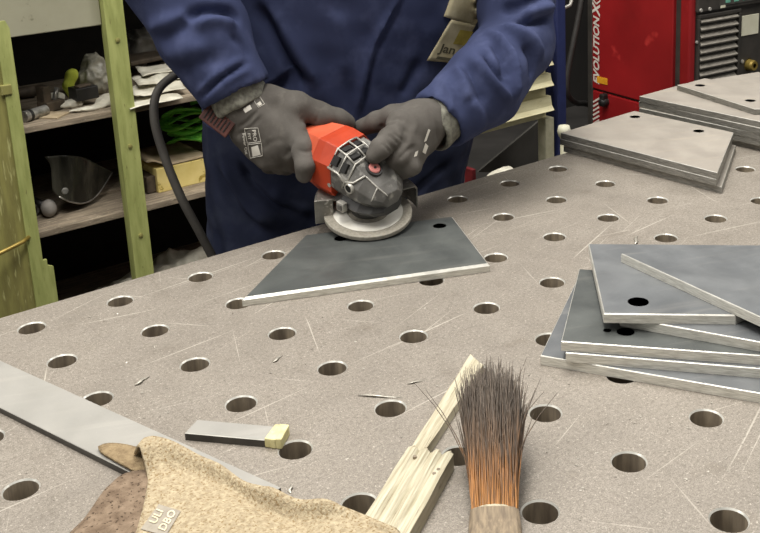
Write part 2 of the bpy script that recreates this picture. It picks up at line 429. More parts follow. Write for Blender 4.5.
# ------------------------------------------------------------------ steel plates
from mathutils.geometry import delaunay_2d_cdt
def inset(poly, c):
    n = len(poly); out = []; P = [np.array(p, float) for p in poly]
    for i in range(n):
        a = P[i] - P[i - 1]; b = P[(i + 1) % n] - P[i]; a /= np.linalg.norm(a); b /= np.linalg.norm(b)
        na = np.array([-a[1], a[0]]); nb = np.array([-b[1], b[0]]); m = na + nb; m /= np.linalg.norm(m)
        out.append(P[i] + m * c / max(.3, m @ na))
    return out
def plate_mesh(poly, holes, t, c):
    n = len(poly)
    if sum(poly[i][0] * poly[(i + 1) % n][1] - poly[(i + 1) % n][0] * poly[i][1] for i in range(n)) < 0: poly = poly[::-1]
    mb = MB(); K = 20
    def face(outl, z, flip, m):
        vs = [Vector(p) for p in outl]; ed = [(i, (i + 1) % n) for i in range(n)]
        for (hx, hy, r) in holes:
            b = len(vs); vs += [Vector((hx + r * math.cos(2 * math.pi * q / K), hy + r * math.sin(2 * math.pi * q / K))) for q in range(K)]
            ed += [(b + q, b + (q + 1) % K) for q in range(K)]
        V, _, Fc, *_r = delaunay_2d_cdt(vs, ed, [], 3, 1e-7)
        mb.add([(p.x, p.y, z) for p in V], [tuple(f)[::-1] if flip else tuple(f) for f in Fc], m)
    top = inset(poly, c)
    face(top, t, False, 0); face(poly, 0, True, 0)
    mb.loft([[(p[0], p[1], 0) for p in poly], [(p[0], p[1], t - c) for p in poly]], 1, cap=False)
    mb.loft([[(p[0], p[1], t - c) for p in poly], [(p[0], p[1], t) for p in top]], 2, cap=False)
    for (hx, hy, r) in holes:
        mb.loft([[(hx + r * math.cos(2 * math.pi * q / K), hy + r * math.sin(2 * math.pi * q / K), z) for q in range(K)] for z in (t, 0)], 1, cap=False)
    return mb
def plate(label, poly, z, mats, holes=(), t=.01, c=.0008, group=None, name='steel_plate'):
    """poly in table coordinates"""
    cx = sum(p[0] for p in poly) / len(poly); cy = sum(p[1] for p in poly) / len(poly)
    mb = plate_mesh([(p[0] - cx, p[1] - cy) for p in poly], [(h[0] - cx, h[1] - cy, h[2]) for h in holes], t, c)
    me = mb.build(name, mats); me.location = (cx, cy, z)
    v = np.array(mb.v); off = np.array([(v[:, 0].min() + v[:, 0].max()) / 2, (v[:, 1].min() + v[:, 1].max()) / 2, 0])
    me.location = (cx + off[0], cy + off[1], z)
    return tag(me, label, 'steel plate', group)
def trap(O, xd, flip=False, L=.303, S=.202, H=.185):
    """right-angled trapezoid plate: corner O, long edge along xd"""
    xd = np.array(xd, float); xd /= np.linalg.norm(xd); yd = np.array([-xd[1], xd[0]]) * (-1 if flip else 1); O = np.array(O)
    tr = lambda x, y: tuple(O + x * xd + y * yd)
    return [tr(0, 0), tr(L, 0), tr(S, H), tr(0, H)], [tr(.026, H - .03) + (.0088,), tr(.157, H - .03) + (.0088,)]
BLUE = ['plate_blue_steel', 'cut_edge_bright', 'cut_rim']; DARK = ['plate_dark_steel', 'cut_edge_bright', 'cut_rim']
WARM = ['plate_warm_steel', 'cut_edge_grey', 'cut_rim']
E_ = .0003
p, h = trap((.467, -.228), (-.917, .4), True, L=.292, S=.2, H=.172)
plate('dark grey steel plate with bright ground edges lying under the angle grinder', p, E_, DARK, h, c=.0028)
# stack in the middle of the far side of the table
g = 'trapezoid plates in the stack with rusty brown top'
for k, (lab, dx, dy, dr) in enumerate((('bottom warm grey steel plate of the three plate stack nearest the red welder', .002, -.004, .012),
                            ('middle warm grey steel plate of the three plate stack nearest the red welder', -.001, .001, .002),
                            ('top warm grey steel plate with two holes on the three plate stack', 0, 0, 0))):
    p, h = trap((.867 + dx, .062 + dy), (.04 + dr, -1))
    plate(lab, p, .0103 * k + E_ + (.0012 if k else 0), WARM, h, group=g)
# tall stack behind it
ords = ('bottom', 'second', 'third', 'fourth', 'fifth')
for k in range(5):
    p, h = trap((1.08 + [.004, .0, -.003, .001, 0][k], .083 + [-.006, .003, -.002, .002, 0][k]), (.024 + [.02, 0, .01, -.01, 0][k], -1))
    plate(ords[k] + ' grey plate counted up from the table in the tall five plate stack', p, .0102 * k + E_, WARM, h, group='plates in the tall stack')
p, h = trap((1.157 + .185 * .974, .063 - .185 * .225), (-.225, -.974), True)
plate('loose grey steel plate turned askew on top of the tall plate stack', p, .0102 * 5 + E_, WARM, h, group='plates in the tall stack')
# stack at the front
g = 'plates in the untidy front stack'
plate('lowest steel plate in the untidy stack, its corner sticking out beside a hole', [(.357, -.433), (.52, -.738), (.66, -.62), (.515, -.327)], E_, BLUE, group=g)
plate('second plate up in the untidy stack, with bright cut edges', [(.366, -.459), (.545, -.688), (.69, -.57), (.505, -.352)], .0102 + E_, BLUE, group=g)
plate('dark oily plate third up in the untidy stack, pale scuffs along its front', [(.365, -.454), (.53, -.657), (.665, -.547), (.5, -.344)], .0204 + E_, ['plate_dark_steel', 'cut_edge_bright', 'cut_rim'], [(.425, -.482, .0088), (.414, -.468, .004)], group=g)
plate('narrow wedge of plate showing between the oily plate and the holed plate', [(.430, -.470), (.486, -.592), (.60, -.70), (.66, -.52), (.53, -.36)], .0306 + E_, BLUE, group=g)
plate('blue grey steel plate with one round hole near its front corner', [(.408, -.469), (.498, -.556), (.70, -.56), (.74, -.546), (.525, -.334)], .0408 + E_, BLUE, [(.452, -.474, .0105)], c=.0012, group=g)
plate('topmost steel plate of the untidy stack with a pointed left corner', [(.513, -.395), (.487, -.66), (.62, -.72), (.71, -.53)], .051 + E_, BLUE, group=g)

# flat bar, lower left
nd = np.array([.28, -.96]); nd /= np.linalg.norm(nd); nn = np.array([.96, .28]); q0 = np.array([-.078, -.165])
a = q0 - nd * .12; b = q0 + nd * .31
plate('long flat steel bar running under the tan leather', [tuple(a), tuple(b), tuple(b + nn * .053), tuple(a + nn * .053)], E_, ['bar_steel', 'bar_edge', 'bar_steel'], t=.006, c=.0005, name='flat_bar')['category'] = 'steel bar'

# small bar with tape
sb = thing('bar_offcut', 'short steel bar offcut with yellowish tape wrapped on one end', 'steel bar', (.07, -.35, E_))
A_, B_, C_, D_ = np.array([.034, -.323]), np.array([.086, -.385]), np.array([.107, -.376]), np.array([.052, -.310])
mb = plate_mesh([tuple(A_), tuple(B_), tuple(C_), tuple(D_)], [], .007, .0006); mb.v = [(x, y, z + E_) for x, y, z in mb.v]
mb.build('bar', ['bar_steel', 'bar_edge', 'cut_rim'], sb)
u = (B_ - A_) / np.linalg.norm(B_ - A_); nv = np.array([-u[1], u[0]]); w_ = .0205
mb = MB()
ctr = (B_ + C_) / 2 - u * .002
for k in range(3):
    cc = ctr + u * (k - 1) * .0045
    mb.box((cc[0], cc[1], .0046 + E_), (.0055, w_ + .003 + .001 * (k % 2), .0088 + .0006 * k), rot=math.atan2(u[1], u[0]) + .05 * (k - 1))
mb.build('tape_wrap', 'masking_tape', sb, bevel=.001)

# broken lath
def lath():
    o = thing('broken_lath', 'weathered wooden lath, broken so a thin splinter points away', 'wood', (.16, -.49, 0))
    L0 = np.array([.0735, -.5400]); d = np.array([.311, -.381]) - np.array([.0735, -.5400]); Ltot = np.linalg.norm(d); d /= Ltot; wd = np.array([d[1], -d[0]])
    def sect(s, w, th, n, seed, wa=0.0, grooves=True):
        top, bot = [], []
        for k in range(n + 1):
            f = k / n; gz = -.0024 * (1 if (k % 3 == 0 and 0 < k < n and grooves) else 0) + .0005 * math.sin(k * 2.1 + seed + s * 90)
            q = L0 + d * s + wd * (wa + (w - wa) * f)
            top.append((q[0], q[1], th + gz)); bot.append((q[0], q[1], .0004))
        return top + bot[::-1]
    body_end = (np.array([.163, -.481]) - L0) @ d
    mb = MB(); S = np.linspace(-.045, body_end, 14)
    rings = [sect(s, .0395, .015, 12, 1) for s in S]
    rings.append([tuple(np.array(p) + np.array([*(d * (.002 + .003 * math.sin(i * 1.9))), 0])) for i, p in enumerate(sect(body_end + .002, .0385, .0125, 12, 1))])
    mb.loft(rings); mb.build('lath_body', 'weathered_wood', o)
    mb = MB(); S = np.linspace(body_end - .01, Ltot, 12); rings = []
    for i, s in enumerate(S):
        f = i / 11; ww = .0125 + .0065 * f; rings.append(sect(s + 0, ww, .0105 - .003 * f, 4, 2, grooves=False))
    last = [tuple(np.array(p) - np.array([*(d * (.02 * (k if k <= 4 else 9 - k) / 4)), 0])) for k, p in enumerate(rings[-1])]
    rings[-1] = last; mb.loft(rings); mb.build('splinter', 'weathered_wood', o)
    for s, q in ((body_end - .03, .033), (body_end - .024, .0345), (body_end - .012, .01)):
        P = L0 + d * s + wd * q; MB().lathe([(.0, .0153), (.0016, .0153), (.0016, .012)], 8, (P[0], P[1], 0)).build('nail_head', 'hole_wall', o)
lath()

# brush
def brush():
    base = np.array([.152, -.603, .018]); tip = onz(490, 368, .066)
    ax = tip - base; Ln = np.linalg.norm(ax); ax /= Ln; sd = np.cross(ax, UP); sd /= np.linalg.norm(sd); nz = np.cross(sd, ax)
    o = thing('bench_brush', 'worn hand brush with dark bristles turning orange at the wooden handle', 'brush')
    o.matrix_world = Matrix([[ax[i], -sd[i], nz[i], base[i]] for i in range(3)] + [[0, 0, 0, 1]])
    m, nt, b = nodes('bristle'); v = N(nt, 'ShaderNodeTexCoord'); s = N(nt, 'ShaderNodeSeparateXYZ'); nt.links.new(v.outputs['Object'], s.inputs[0])
    nz_ = noise(nt, mapped(nt, (20, 400, 400)), 1, 2); a = N(nt, 'ShaderNodeMath', operation='MULTIPLY_ADD'); a.inputs[1].default_value = .06; nt.links.new(nz_, a.inputs[0]); nt.links.new(s.outputs[0], a.inputs[2])
    c = ramp(nt, a.outputs[0], [(.03, lin('c08440')), (.062, lin('a06a30')), (.09, lin('64492e')), (.125, lin('584a3c')), (.18, lin('71665a'))])
    c = mixc(nt, ramp(nt, noise(nt, mapped(nt, (6, 900, 900)), 1, 2), [(.4, (.75, .75, .75, 1)), (.6, (0, 0, 0, 1))]), c, lin('33291f'))
    nt.links.new(c, b.inputs['Base Color']); b.inputs['Roughness'].default_value = .55
    mb = MB(); r = np.random.default_rng(3)
    for k in range(1500):
        y0 = r.uniform(-1, 1); z0 = r.uniform(-1, 1); Y0 = y0 * .0165; Zb = z0 * .0075
        Lh = Ln * r.uniform(.78, 1.04) * (1 - .10 * y0 * y0); sp = 1.32 + r.normal() * .16; wild = r.normal() * .0022 * (5 if r.random() < .02 else 1)
        P = []
        for t in np.linspace(0, 1, 6):
            yy = Y0 * (1 + (sp - 1) * t ** 1.1) + wild * t * t * 2.2; zz = Zb * (1 + .9 * t) + r.normal() * .0004 * t - .004 * t * t
            P.append((Lh * t, yy, zz))
        mb.tube(P, [.0005, .0005, .00048, .00044, .00038, .0002], 3, cap=False)
    ob = mb.build('bristles', 'bristle', o, local=True, smooth=True, fix=False); ob['kind'] = 'stuff'
    rise = ax[2] / math.hypot(ax[0], ax[1])     # the handle lies level, only the bristles point up
    rings = []                                  # the wooden block: flat front face with two hollowed flanks
    for x, w2, t2 in ((.004, .0185, .0115), (-.008, .0195, .0125), (-.03, .0190, .0130), (-.06, .0165, .0125), (-.10, .0135, .011), (-.17, .0125, .0105), (-.22, .0105, .009)):
        r_ = []
        for q in range(16):
            an = 2 * math.pi * q / 16; cs, sn = math.cos(an), math.sin(an)
            r_.append((x, w2 * math.copysign(abs(cs) ** .55, cs), t2 * math.copysign(abs(sn) ** .55, sn) + max(0, -x - .01) * rise))
        rings.append(r_)
    MB().loft(rings).build('handle', 'brush_wood', o, local=True, smooth=False, bevel=.0015)
    MB().loft([[(x, w2 * math.cos(a), t2 * math.sin(a)) for a in np.linspace(0, 2 * math.pi, 16, endpoint=False)] for x, w2, t2 in ((.002, .0172, .0102), (.0062, .0168, .0098))]).build('glue_line', 'weathered_wood', o, local=True)
    lo = min((o.matrix_world @ Vector(c)).z for ch in o.children if ch.name.startswith('handle') for c in ch.bound_box)
    return o
brush()

# leather
def leather():
    o = thing('leather_glove', 'crumpled tan suede leather with brown underside and a faded stamp', 'leather', (.03, -.47, 0))
    Z = lambda pts, z: [onz(x, y, z) for x, y in pts]
    P = coons(Z([(134, 450), (146, 438), (175, 444), (208, 457), (262, 488), (335, 509), (397, 534)], .016),
              Z([(120, 585), (220, 600), (330, 610), (440, 610)], .016),
              Z([(134, 450), (146, 468), (145, 492), (132, 540), (120, 585)], .016), Z([(397, 534), (420, 570), (440, 610)], .016), 36, 56)
    v = np.linspace(0, 1, 36)[:, None]; u_ = np.linspace(0, 1, 56)[None]
    P[..., 2] = .013 + .010 * np.exp(-((v - .10) / .07) ** 2) * (1 - .3 * u_) - .006 * np.exp(-(v / .035) ** 2) - .004 * np.exp(-((v - .25) / .08) ** 2)
    P[..., 2] += wob(P, .0022, 70, 5) + .0016 * np.sin(u_ * 34 + v * 9) * np.exp(-((v - .12) / .1) ** 2) * (u_ > .55)
    P[..., 2] = np.maximum(P[..., 2],   .0105 + .0095 * np.clip((u_ - .62) / .15, 0, 1))
    tan = MB().grid(P).build('tan_flap', 'suede_tan', o, smooth=True, solid=.0022)
    Q = coons(Z([(92, 503), (108, 486), (126, 473), (158, 468)], .010), Z([(10, 590), (80, 592), (150, 590)], .010),
              Z([(92, 503), (60, 535), (10, 590)], .010), Z([(158, 468), (156, 530), (150, 590)], .010), 20, 20)
    Q[..., 2] = .0088 + np.abs(wob(Q, .0012, 60, 8)) - .0065 * np.exp(-(np.linspace(0, 1, 20)[None] / .18) ** 2)
    MB().grid(Q).build('brown_flap', 'suede_brown', o, smooth=True, solid=.002)
    Q = coons(Z([(98, 447), (108, 443.5), (130, 446), (160, 456)], .009), Z([(105, 455), (124, 466), (142, 475), (160, 481)], .009),
              Z([(98, 447), (100, 451), (105, 455)], .009), Z([(160, 456), (160, 468), (160, 481)], .009), 10, 14)
    Q[..., 2] = .0084 + np.abs(wob(Q, .0006, 60, 9))
    MB().grid(Q).build('brown_edge', 'suede_mid', o, smooth=True, solid=.002)
    tree = BVHTree.FromPolygons([Vector(p) for p in P.reshape(-1, 3)], [(i * 56 + j, i * 56 + j + 1, (i + 1) * 56 + j + 1, (i + 1) * 56 + j) for i in range(35) for j in range(55)])
    def decal(pts, faces, name, m, off):
        W = []
        for (x, y) in pts:
            q = hit(tree, x, y); W.append((q if q is not None else onz(x, y, .02)) + np.array([0, 0, off]))
        return MB().add(W, faces).build(name, m, o, smooth=True)
    c = [np.array(k, float) for k in ((159, 506), (181, 513), (166, 538), (141, 531))]
    G = [tuple((1 - a) * ((1 - b) * c[0] + b * c[1]) + a * ((1 - b) * c[3] + b * c[2])) for a in np.linspace(0, 1, 7) for b in np.linspace(0, 1, 7)]
    decal(G, [(i * 7 + j, i * 7 + j + 1, (i + 1) * 7 + j + 1, (i + 1) * 7 + j) for i in range(6) for j in range(6)], 'stamp', 'stamp_grey', .0018)
    for txt, o2 in (('ULI', (157, 519)), ('DBO', (168, 523))):
        tv, tf = text_mesh(txt, .02)
        ex, ey = np.array([-8., 13.]) * -.85, np.array([-10., -4.]) * .95
        decal([tuple(np.array(o2) + ex * p[0] * .85 + ey * p[1]) for p in tv], tf, 'lettering', 'stamp_light', .0024)
leather()

# loose chips and slivers that can be picked out
def sliver(label, p, q, wdt, z=.0012, name='metal_sliver'):
    a, b = onz(*p), onz(*q); mb = MB(); k = 7; pts = [lerp(a, b, t) + np.array([0, 0, wdt * .55 + .0006 * math.sin(5 * t)]) + RH * .0012 * math.sin(t * 7) for t in np.linspace(0, 1, k)]
    mb.tube(pts, [wdt * s for s in (.3, .8, 1, .9, 1, .7, .2)], 6, flat=.5)
    return tag(mb.build(name, 'metal_chip', smooth=True), label, 'metal scrap', 'metal slivers lying on the table')
sliver('long thin metal sliver lying just above a table hole', (358, 396), (402, 398), .0016)
sliver('short curved metal sliver near the wooden splinter', (407, 384.5), (425, 380.5), .0012)
sliver('pale metal flake near the flat bar and an engraved line', (135, 386), (149, 377), .0022)
sliver('small bright metal curl below the ground plate', (273, 363), (282, 356), .0018)
sliver('tiny pale chip behind the untidy plate stack', (635, 245), (637, 236), .0022)
sliver('pale metal flake at the tip of the flat bar', (290, 486), (291, 494), .0016)
gr = MB(); r = np.random.default_rng(11)
for k in range(620):
    if k < 380: x, y = r.uniform(20, 758), r.uniform(200, 530)
    else: x, y = r.choice([(330, 320), (60, 330), (640, 445), (120, 430), (520, 290)]) + r.normal(size=2) * (60, 25)
    p = onz(x, y); 
    if p[1] > .03: continue
    fx, fy = (p[0] * 10 + .5) % 1 - .5, (p[1] * 10 + .5) % 1 - .5
    if fx * fx + fy * fy < .03 or (p[0] > .19 and p[0] < .55 and abs(p[1] + .1 + .44 * (p[0] - .37)) < .12) or (p[0] > .34 and p[1] < -.3 and p[1] > -.433 - 1.87 * (p[0] - .35)) or p[0] > .85: continue
    s = r.uniform(.0004, .0011); t = r.normal(size=(4, 3)) * s; t[:, 2] = np.abs(t[:, 2]) * .5; t[0, 2] = 0
    gr.add(t + p + np.array([0, 0, .0002]), [(0, 1, 2), (0, 2, 3), (0, 3, 1), (1, 3, 2)])
tag(gr.build('grinding_grit', 'metal_chip'), 'fine pale grinding grit scattered over the steel table', 'grit', kind='stuff')
# ------------------------------------------------------------------ angle grinder
mat('orange_plastic', 'cf6143', 'bd5234', rough=.45, scale=30, bump=.15, bscale=400)
mat('red_orange_band', 'b8401f', 'a8381a', rough=.45, scale=30)
mat('gear_grey', '6f6d69', '55534f', rough=.45, metal=.3, scale=40, bump=.2, bscale=300, spots='a9a69e', sscale=60, slo=.55, shi=.72)
mat('black_plastic', '2b2a29', '3a3937', rough=.5, scale=60)
mat('dark_hollow', '151413', '1b1a18', rough=.8)
mat('worn_silver', 'c9c6bd', 'a19e96', rough=.4, metal=.4, scale=90)
mat('guard_steel', '9a968e', '76736c', rough=.4, metal=.45, scale=40, spots='b5b2aa', sscale=80)
mat('disc_abrasive', 'a19b8e', '8b867a', rough=.85, scale=300, bump=.5, bscale=900)
mat('disc_label', 'efece2', 'dedacd', rough=.7, scale=50)
mat('lock_button', 'd98b84', 'c4736c', rough=.5)
mat('cable_rubber', '3b3834', '4b4741', rough=.65, scale=40)
nG = UP * math.cos(.25) - FH * math.sin(.25) + RH * .05; nG /= np.linalg.norm(nG)
tl = -.74 * RH + .67 * FH; tl = tl - (tl @ nG) * nG; tl /= np.linalg.norm(tl)
gx = -tl; gy = np.cross(nG, gx)
GC = onz(368, 212, .0305)
GM = np.array([gx, gy, nG])                               # rows: local axes in the world
def gl(p): return (np.array(p, float) @ GM) + GC         # grinder coordinates to world
grinder = thing('angle_grinder', 'orange and grey angle grinder pressed on the dark steel plate', 'power tool')
grinder.matrix_world = Matrix([[gx[i], gy[i], nG[i], GC[i]] for i in range(3)] + [[0, 0, 0, 1]])
def gb(mb, name, m, **k): return mb.build(name, m, grinder, local=True, **k)
# disc
mb = MB(); mb.lathe([(.011, .0045), (.02, .0045), (.026, .0012), (.0580, .0012), (.0582, -.001), (.0580, -.0045), (.026, -.0045), (.02, -.0015), (.011, -.0015), (.011, .0045)], 72)
disc = gb(mb, 'grinding_disc', 'disc_abrasive', bevel=.0006)
MB().lathe([(.0275, .0013), (.0275, .0019), (.0460, .0019), (.0460, .0013)], 64).build('paper_label', 'disc_label', disc, local=True)
gb(MB().lathe([(.0, .002), (.0215, .002), (.0225, .006), (.0225, .014), (.019, .018), (.0, .018)], 40), 'flange', 'black_plastic', bevel=.0006)
# guard
gc = math.radians(134)
a0_, a1_ = gc - math.radians(72), gc + math.radians(98)
prof = [(.026, .0225), (.050, .0250), (.0660, .0262), (.0690, .0225), (.0695, -.009), (.0680, -.009), (.0675, .0215), (.0650, .0245), (.050, .0233), (.026, .0208)]
mb = MB(); mb.lathe(prof + [prof[0]], 48, ang=(a0_, a1_))
mb.f += [tuple(i * 49 for i in range(10)), tuple(i * 49 + 48 for i in range(10))[::-1]]; mb.m += [0, 0]
guard = gb(mb, 'guard', 'guard_steel')
d = np.array([math.cos(a1_), math.sin(a1_), 0]); e = np.array([-d[1], d[0], 0])                       # folded end lip
MB().box(d * .0575 + np.array([0, 0, .0075]), (.024, .0022, .036), ax=[d, e, [0, 0, 1]]).build('guard_lip', 'guard_steel', guard, local=True, bevel=.0007)
gb(MB().lathe([(.025, .016), (.0285, .016), (.029, .022), (.025, .022), (.025, .016)], 40), 'guard_collar', 'guard_steel')
# gear head
def ring8(x, hw, z0, z1, c, cz=None):
    cz = c if cz is None else cz
    return [(x, -hw, z0 + cz), (x, -hw + c, z0), (x, hw - c, z0), (x, hw, z0 + cz), (x, hw, z1 - cz), (x, hw - c, z1), (x, -hw + c, z1), (x, -hw, z1 - cz)]
rg = [ring8(-.034, .0375, .027, .0955, .016, .02), ring8(-.016, .039, .027, .0930, .016, .02), ring8(.002, .039, .027, .0850, .016, .018),
      ring8(.020, .037, .028, .0745, .015), ring8(.036, .029, .030, .0620, .012), ring8(.046, .017, .033, .052, .008)]
gb(MB().loft(rg), 'gear_head', 'gear_grey', bevel=.0012)
rg = [ring8(-.036, .030, .0175, .036, .009), ring8(-.014, .0385, .0165, .036, .010), ring8(.016, .0375, .0165, .036, .010), ring8(.034, .029, .018, .036, .009), ring8(.045, .016, .021, .0355, .006)]
gb(MB().loft(rg), 'head_base', 'black_plastic', bevel=.0015)
# worn pale rims over the head
sil = [[(.020, -.0222, .0748), (.036, -.0172, .0623), (.0462, -.0092, .0503)],
       [(.036, -.0293, .0475), (.036, -.0172, .0623)]]
for s in sil: gb(MB().tube(resample(s, 12, False), [.0006] + [.0011] * 10 + [.0006], 6), 'worn_edge', 'worn_silver', smooth=True)
# vent cage between head and motor housing
cage = MB(); cg = [(-.028, .0972), (-.012, .0940), (.003, .0865)]
for x, zt in cg: cage.tube([(x, -.0400, zt - .022), (x + .001, -.024, zt), (x, -.004, zt + .002), (x, .010, zt + .0015)], .0012, 6)
for y, dz_ in ((-.024, 0), (-.004, .002), (.010, .0015)): cage.tube([(x, y, zt + dz_) for x, zt in cg], .0012, 6)
cage.tube([(-.030, -.0400, .0755), (-.012, -.0402, .0740), (.000, -.0402, .0660), (-.004, -.0400, .0560)], .0016, 6)
cage.tube([(.000, -.0402, .0660), (.012, -.036, .0680), (.020, -.0222, .0755)], .0014, 6)
gb(cage, 'vent_cage', 'worn_silver', smooth=True)
for i, x in enumerate((-.0225, -.0075)):
    for y, z, an in ((-.0325, .0845 - .004 * i, .93), (-.014, .0936 - .0047 * i, .0), (.003, .0936 - .0047 * i, 0)):
        gb(MB().box((x, y, z), (.0105, .013, .004), ax=[[1, 0, 0], [0, math.cos(an), math.sin(an)], [0, -math.sin(an), math.cos(an)]]), 'vent_opening', 'dark_hollow')
# spindle lock, handle socket, screws, clamp
sx = np.array([.85, 0, -.52]); sx /= np.linalg.norm(sx); sz = np.array([.52, 0, .85]); sz /= np.linalg.norm(sz); bc = (.017, -.004, .0762)
bt = gb(MB().lathe([(0, .004), (.0066, .004), (.0078, .003), (.008, -.002), (0, -.002)], 24, bc, [sx, [0, 1, 0], sz]), 'lock_button', 'lock_button', smooth=False)
MB().lathe([(0, .0045), (.002, .0045), (.002, .003)], 12, bc, [sx, [0, 1, 0], sz]).build('screw_recess', 'black_plastic', bt, local=True)
gb(MB().lathe([(.0083, -.001), (.0088, .003), (.0108, .003), (.0118, -.001)], 28, bc, [sx, [0, 1, 0], sz]), 'button_rim', 'black_plastic')
sa = [[1, 0, 0], [0, 0, 1], [0, -1, 0]]
gb(MB().lathe([(.0052, .0), (.0052, .002), (.0068, .002), (.0078, -.002)], 20, (.007, -.0388, .0590), sa), 'handle_socket', 'worn_silver')
gb(MB().lathe([(0, .0014), (.0054, .0014), (.0054, 0)], 20, (.007, -.0388, .0590), sa), 'socket_hole', 'dark_hollow')
gb(MB().box((-.006, -.0405, .0270), (.0125, .008, .013)), 'guard_clamp', 'worn_silver', bevel=.001)
gb(MB().box((-.006, -.0448, .0270), (.0075, .002, .0075)), 'clamp_plate', 'gear_grey', bevel=.0007)
gb(MB().lathe([(0, .002), (.003, .002), (.003, -.002)], 12, (-.030, -.0375, .048), sa), 'screw', 'worn_silver')
# motor housing and grip
rg = [ring8(-.027, .0390, .016, .0985, .016, .022), ring8(-.048, .040, .015, .0995, .016, .024), ring8(-.062, .0395, .015, .0985, .016, .024)]
gb(MB().loft(rg), 'housing_band', 'red_orange_band', bevel=.0012)
rg = [ring8(-.062, .0392, .0155, .0982, .016, .024), ring8(-.090, .037, .017, .095, .018, .024), ring8(-.125, .032, .021, .086, .015, .02), ring8(-.145, .028, .025, .079, .012, .015)]
gb(MB().loft(rg), 'motor_housing', 'orange_plastic', bevel=.0012)
rg = [ring8(-.140, .026, .026, .076, .012), ring8(-.18, .025, .026, .075, .012), ring8(-.24, .026, .025, .075, .012), ring8(-.262, .020, .032, .068, .01)]
gb(MB().loft(rg), 'grip', 'black_plastic', bevel=.002)
cab = [(-.258, 0, .050), (-.295, 0, .050)]
cw = [gl(c) for c in cab] + [at(215, 92, 1.62), at(185, 74, 1.60), at(168, 80, 1.56), at(156, 95, 1.53), at(154.5, 120, 1.52), at(163, 152, 1.52), at(180, 195, 1.52), at(200, 233, 1.53), at(222, 275, 1.55)]
cw = resample(cw, 60); loc = [(q - GC) @ GM.T for q in cw]
gb(MB().tube(loc, .0066, 12), 'power_cable', 'cable_rubber', smooth=True)

# ------------------------------------------------------------------ the worker
mat('navy_cloth', '3e4564', '343a55', rough=.95, scale=7, bump=.4, bscale=900, bdist=.0006, spec=.15, spots='4f5676', sscale=25, slo=.5, shi=.85)
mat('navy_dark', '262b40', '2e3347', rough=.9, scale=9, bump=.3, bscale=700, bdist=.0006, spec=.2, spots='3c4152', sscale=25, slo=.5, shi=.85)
mat('glove_grey', '5f5b56', '4f4b46', rough=.85, scale=25, bump=.4, bscale=600, bdist=.0006, spec=.25, spots='625e58', sscale=90, slo=.55, shi=.8)
mat('glove_cuff', '8a897c', '5c5a52', rough=.9, scale=120, bump=.5, bscale=300)
mat('glove_print', 'd2cec4', 'c3beb2', rough=.8)
mat('strap_brown', '55291f', '3f1f18', rough=.7, scale=60)
mat('patch_cloth', 'c6bc9c', 'a89d7c', rough=.9, scale=40, bump=.3, bscale=500)
mat('patch_yellow', 'b3a24a', 'a08f3c', rough=.9, scale=80)
mat('patch_ink', '4a4636', '5a5544', rough=.9)
mat('skin', 'c19a83', 'b58d76', rough=.6)
mat('hair', '3a2c22', '2b2019', rough=.6, scale=60, stretch=(1, 1, .1))
mat('boot_leather', '24211f', '332f2b', rough=.6)
person = thing('person', 'worker in navy work jacket and grey gloves holding the angle grinder', 'person', (.585, .27, -Z0))
def A(x, y, d): return at(x, y, d)
r_sh, r_el, r_wr = A(200, -190, 1.47), A(168, -32, 1.385), A(238, 98, 1.385)
l_sh, l_el, l_wr = A(515, -170, 1.62), A(518, 42, 1.53), A(436, 123, 1.415)
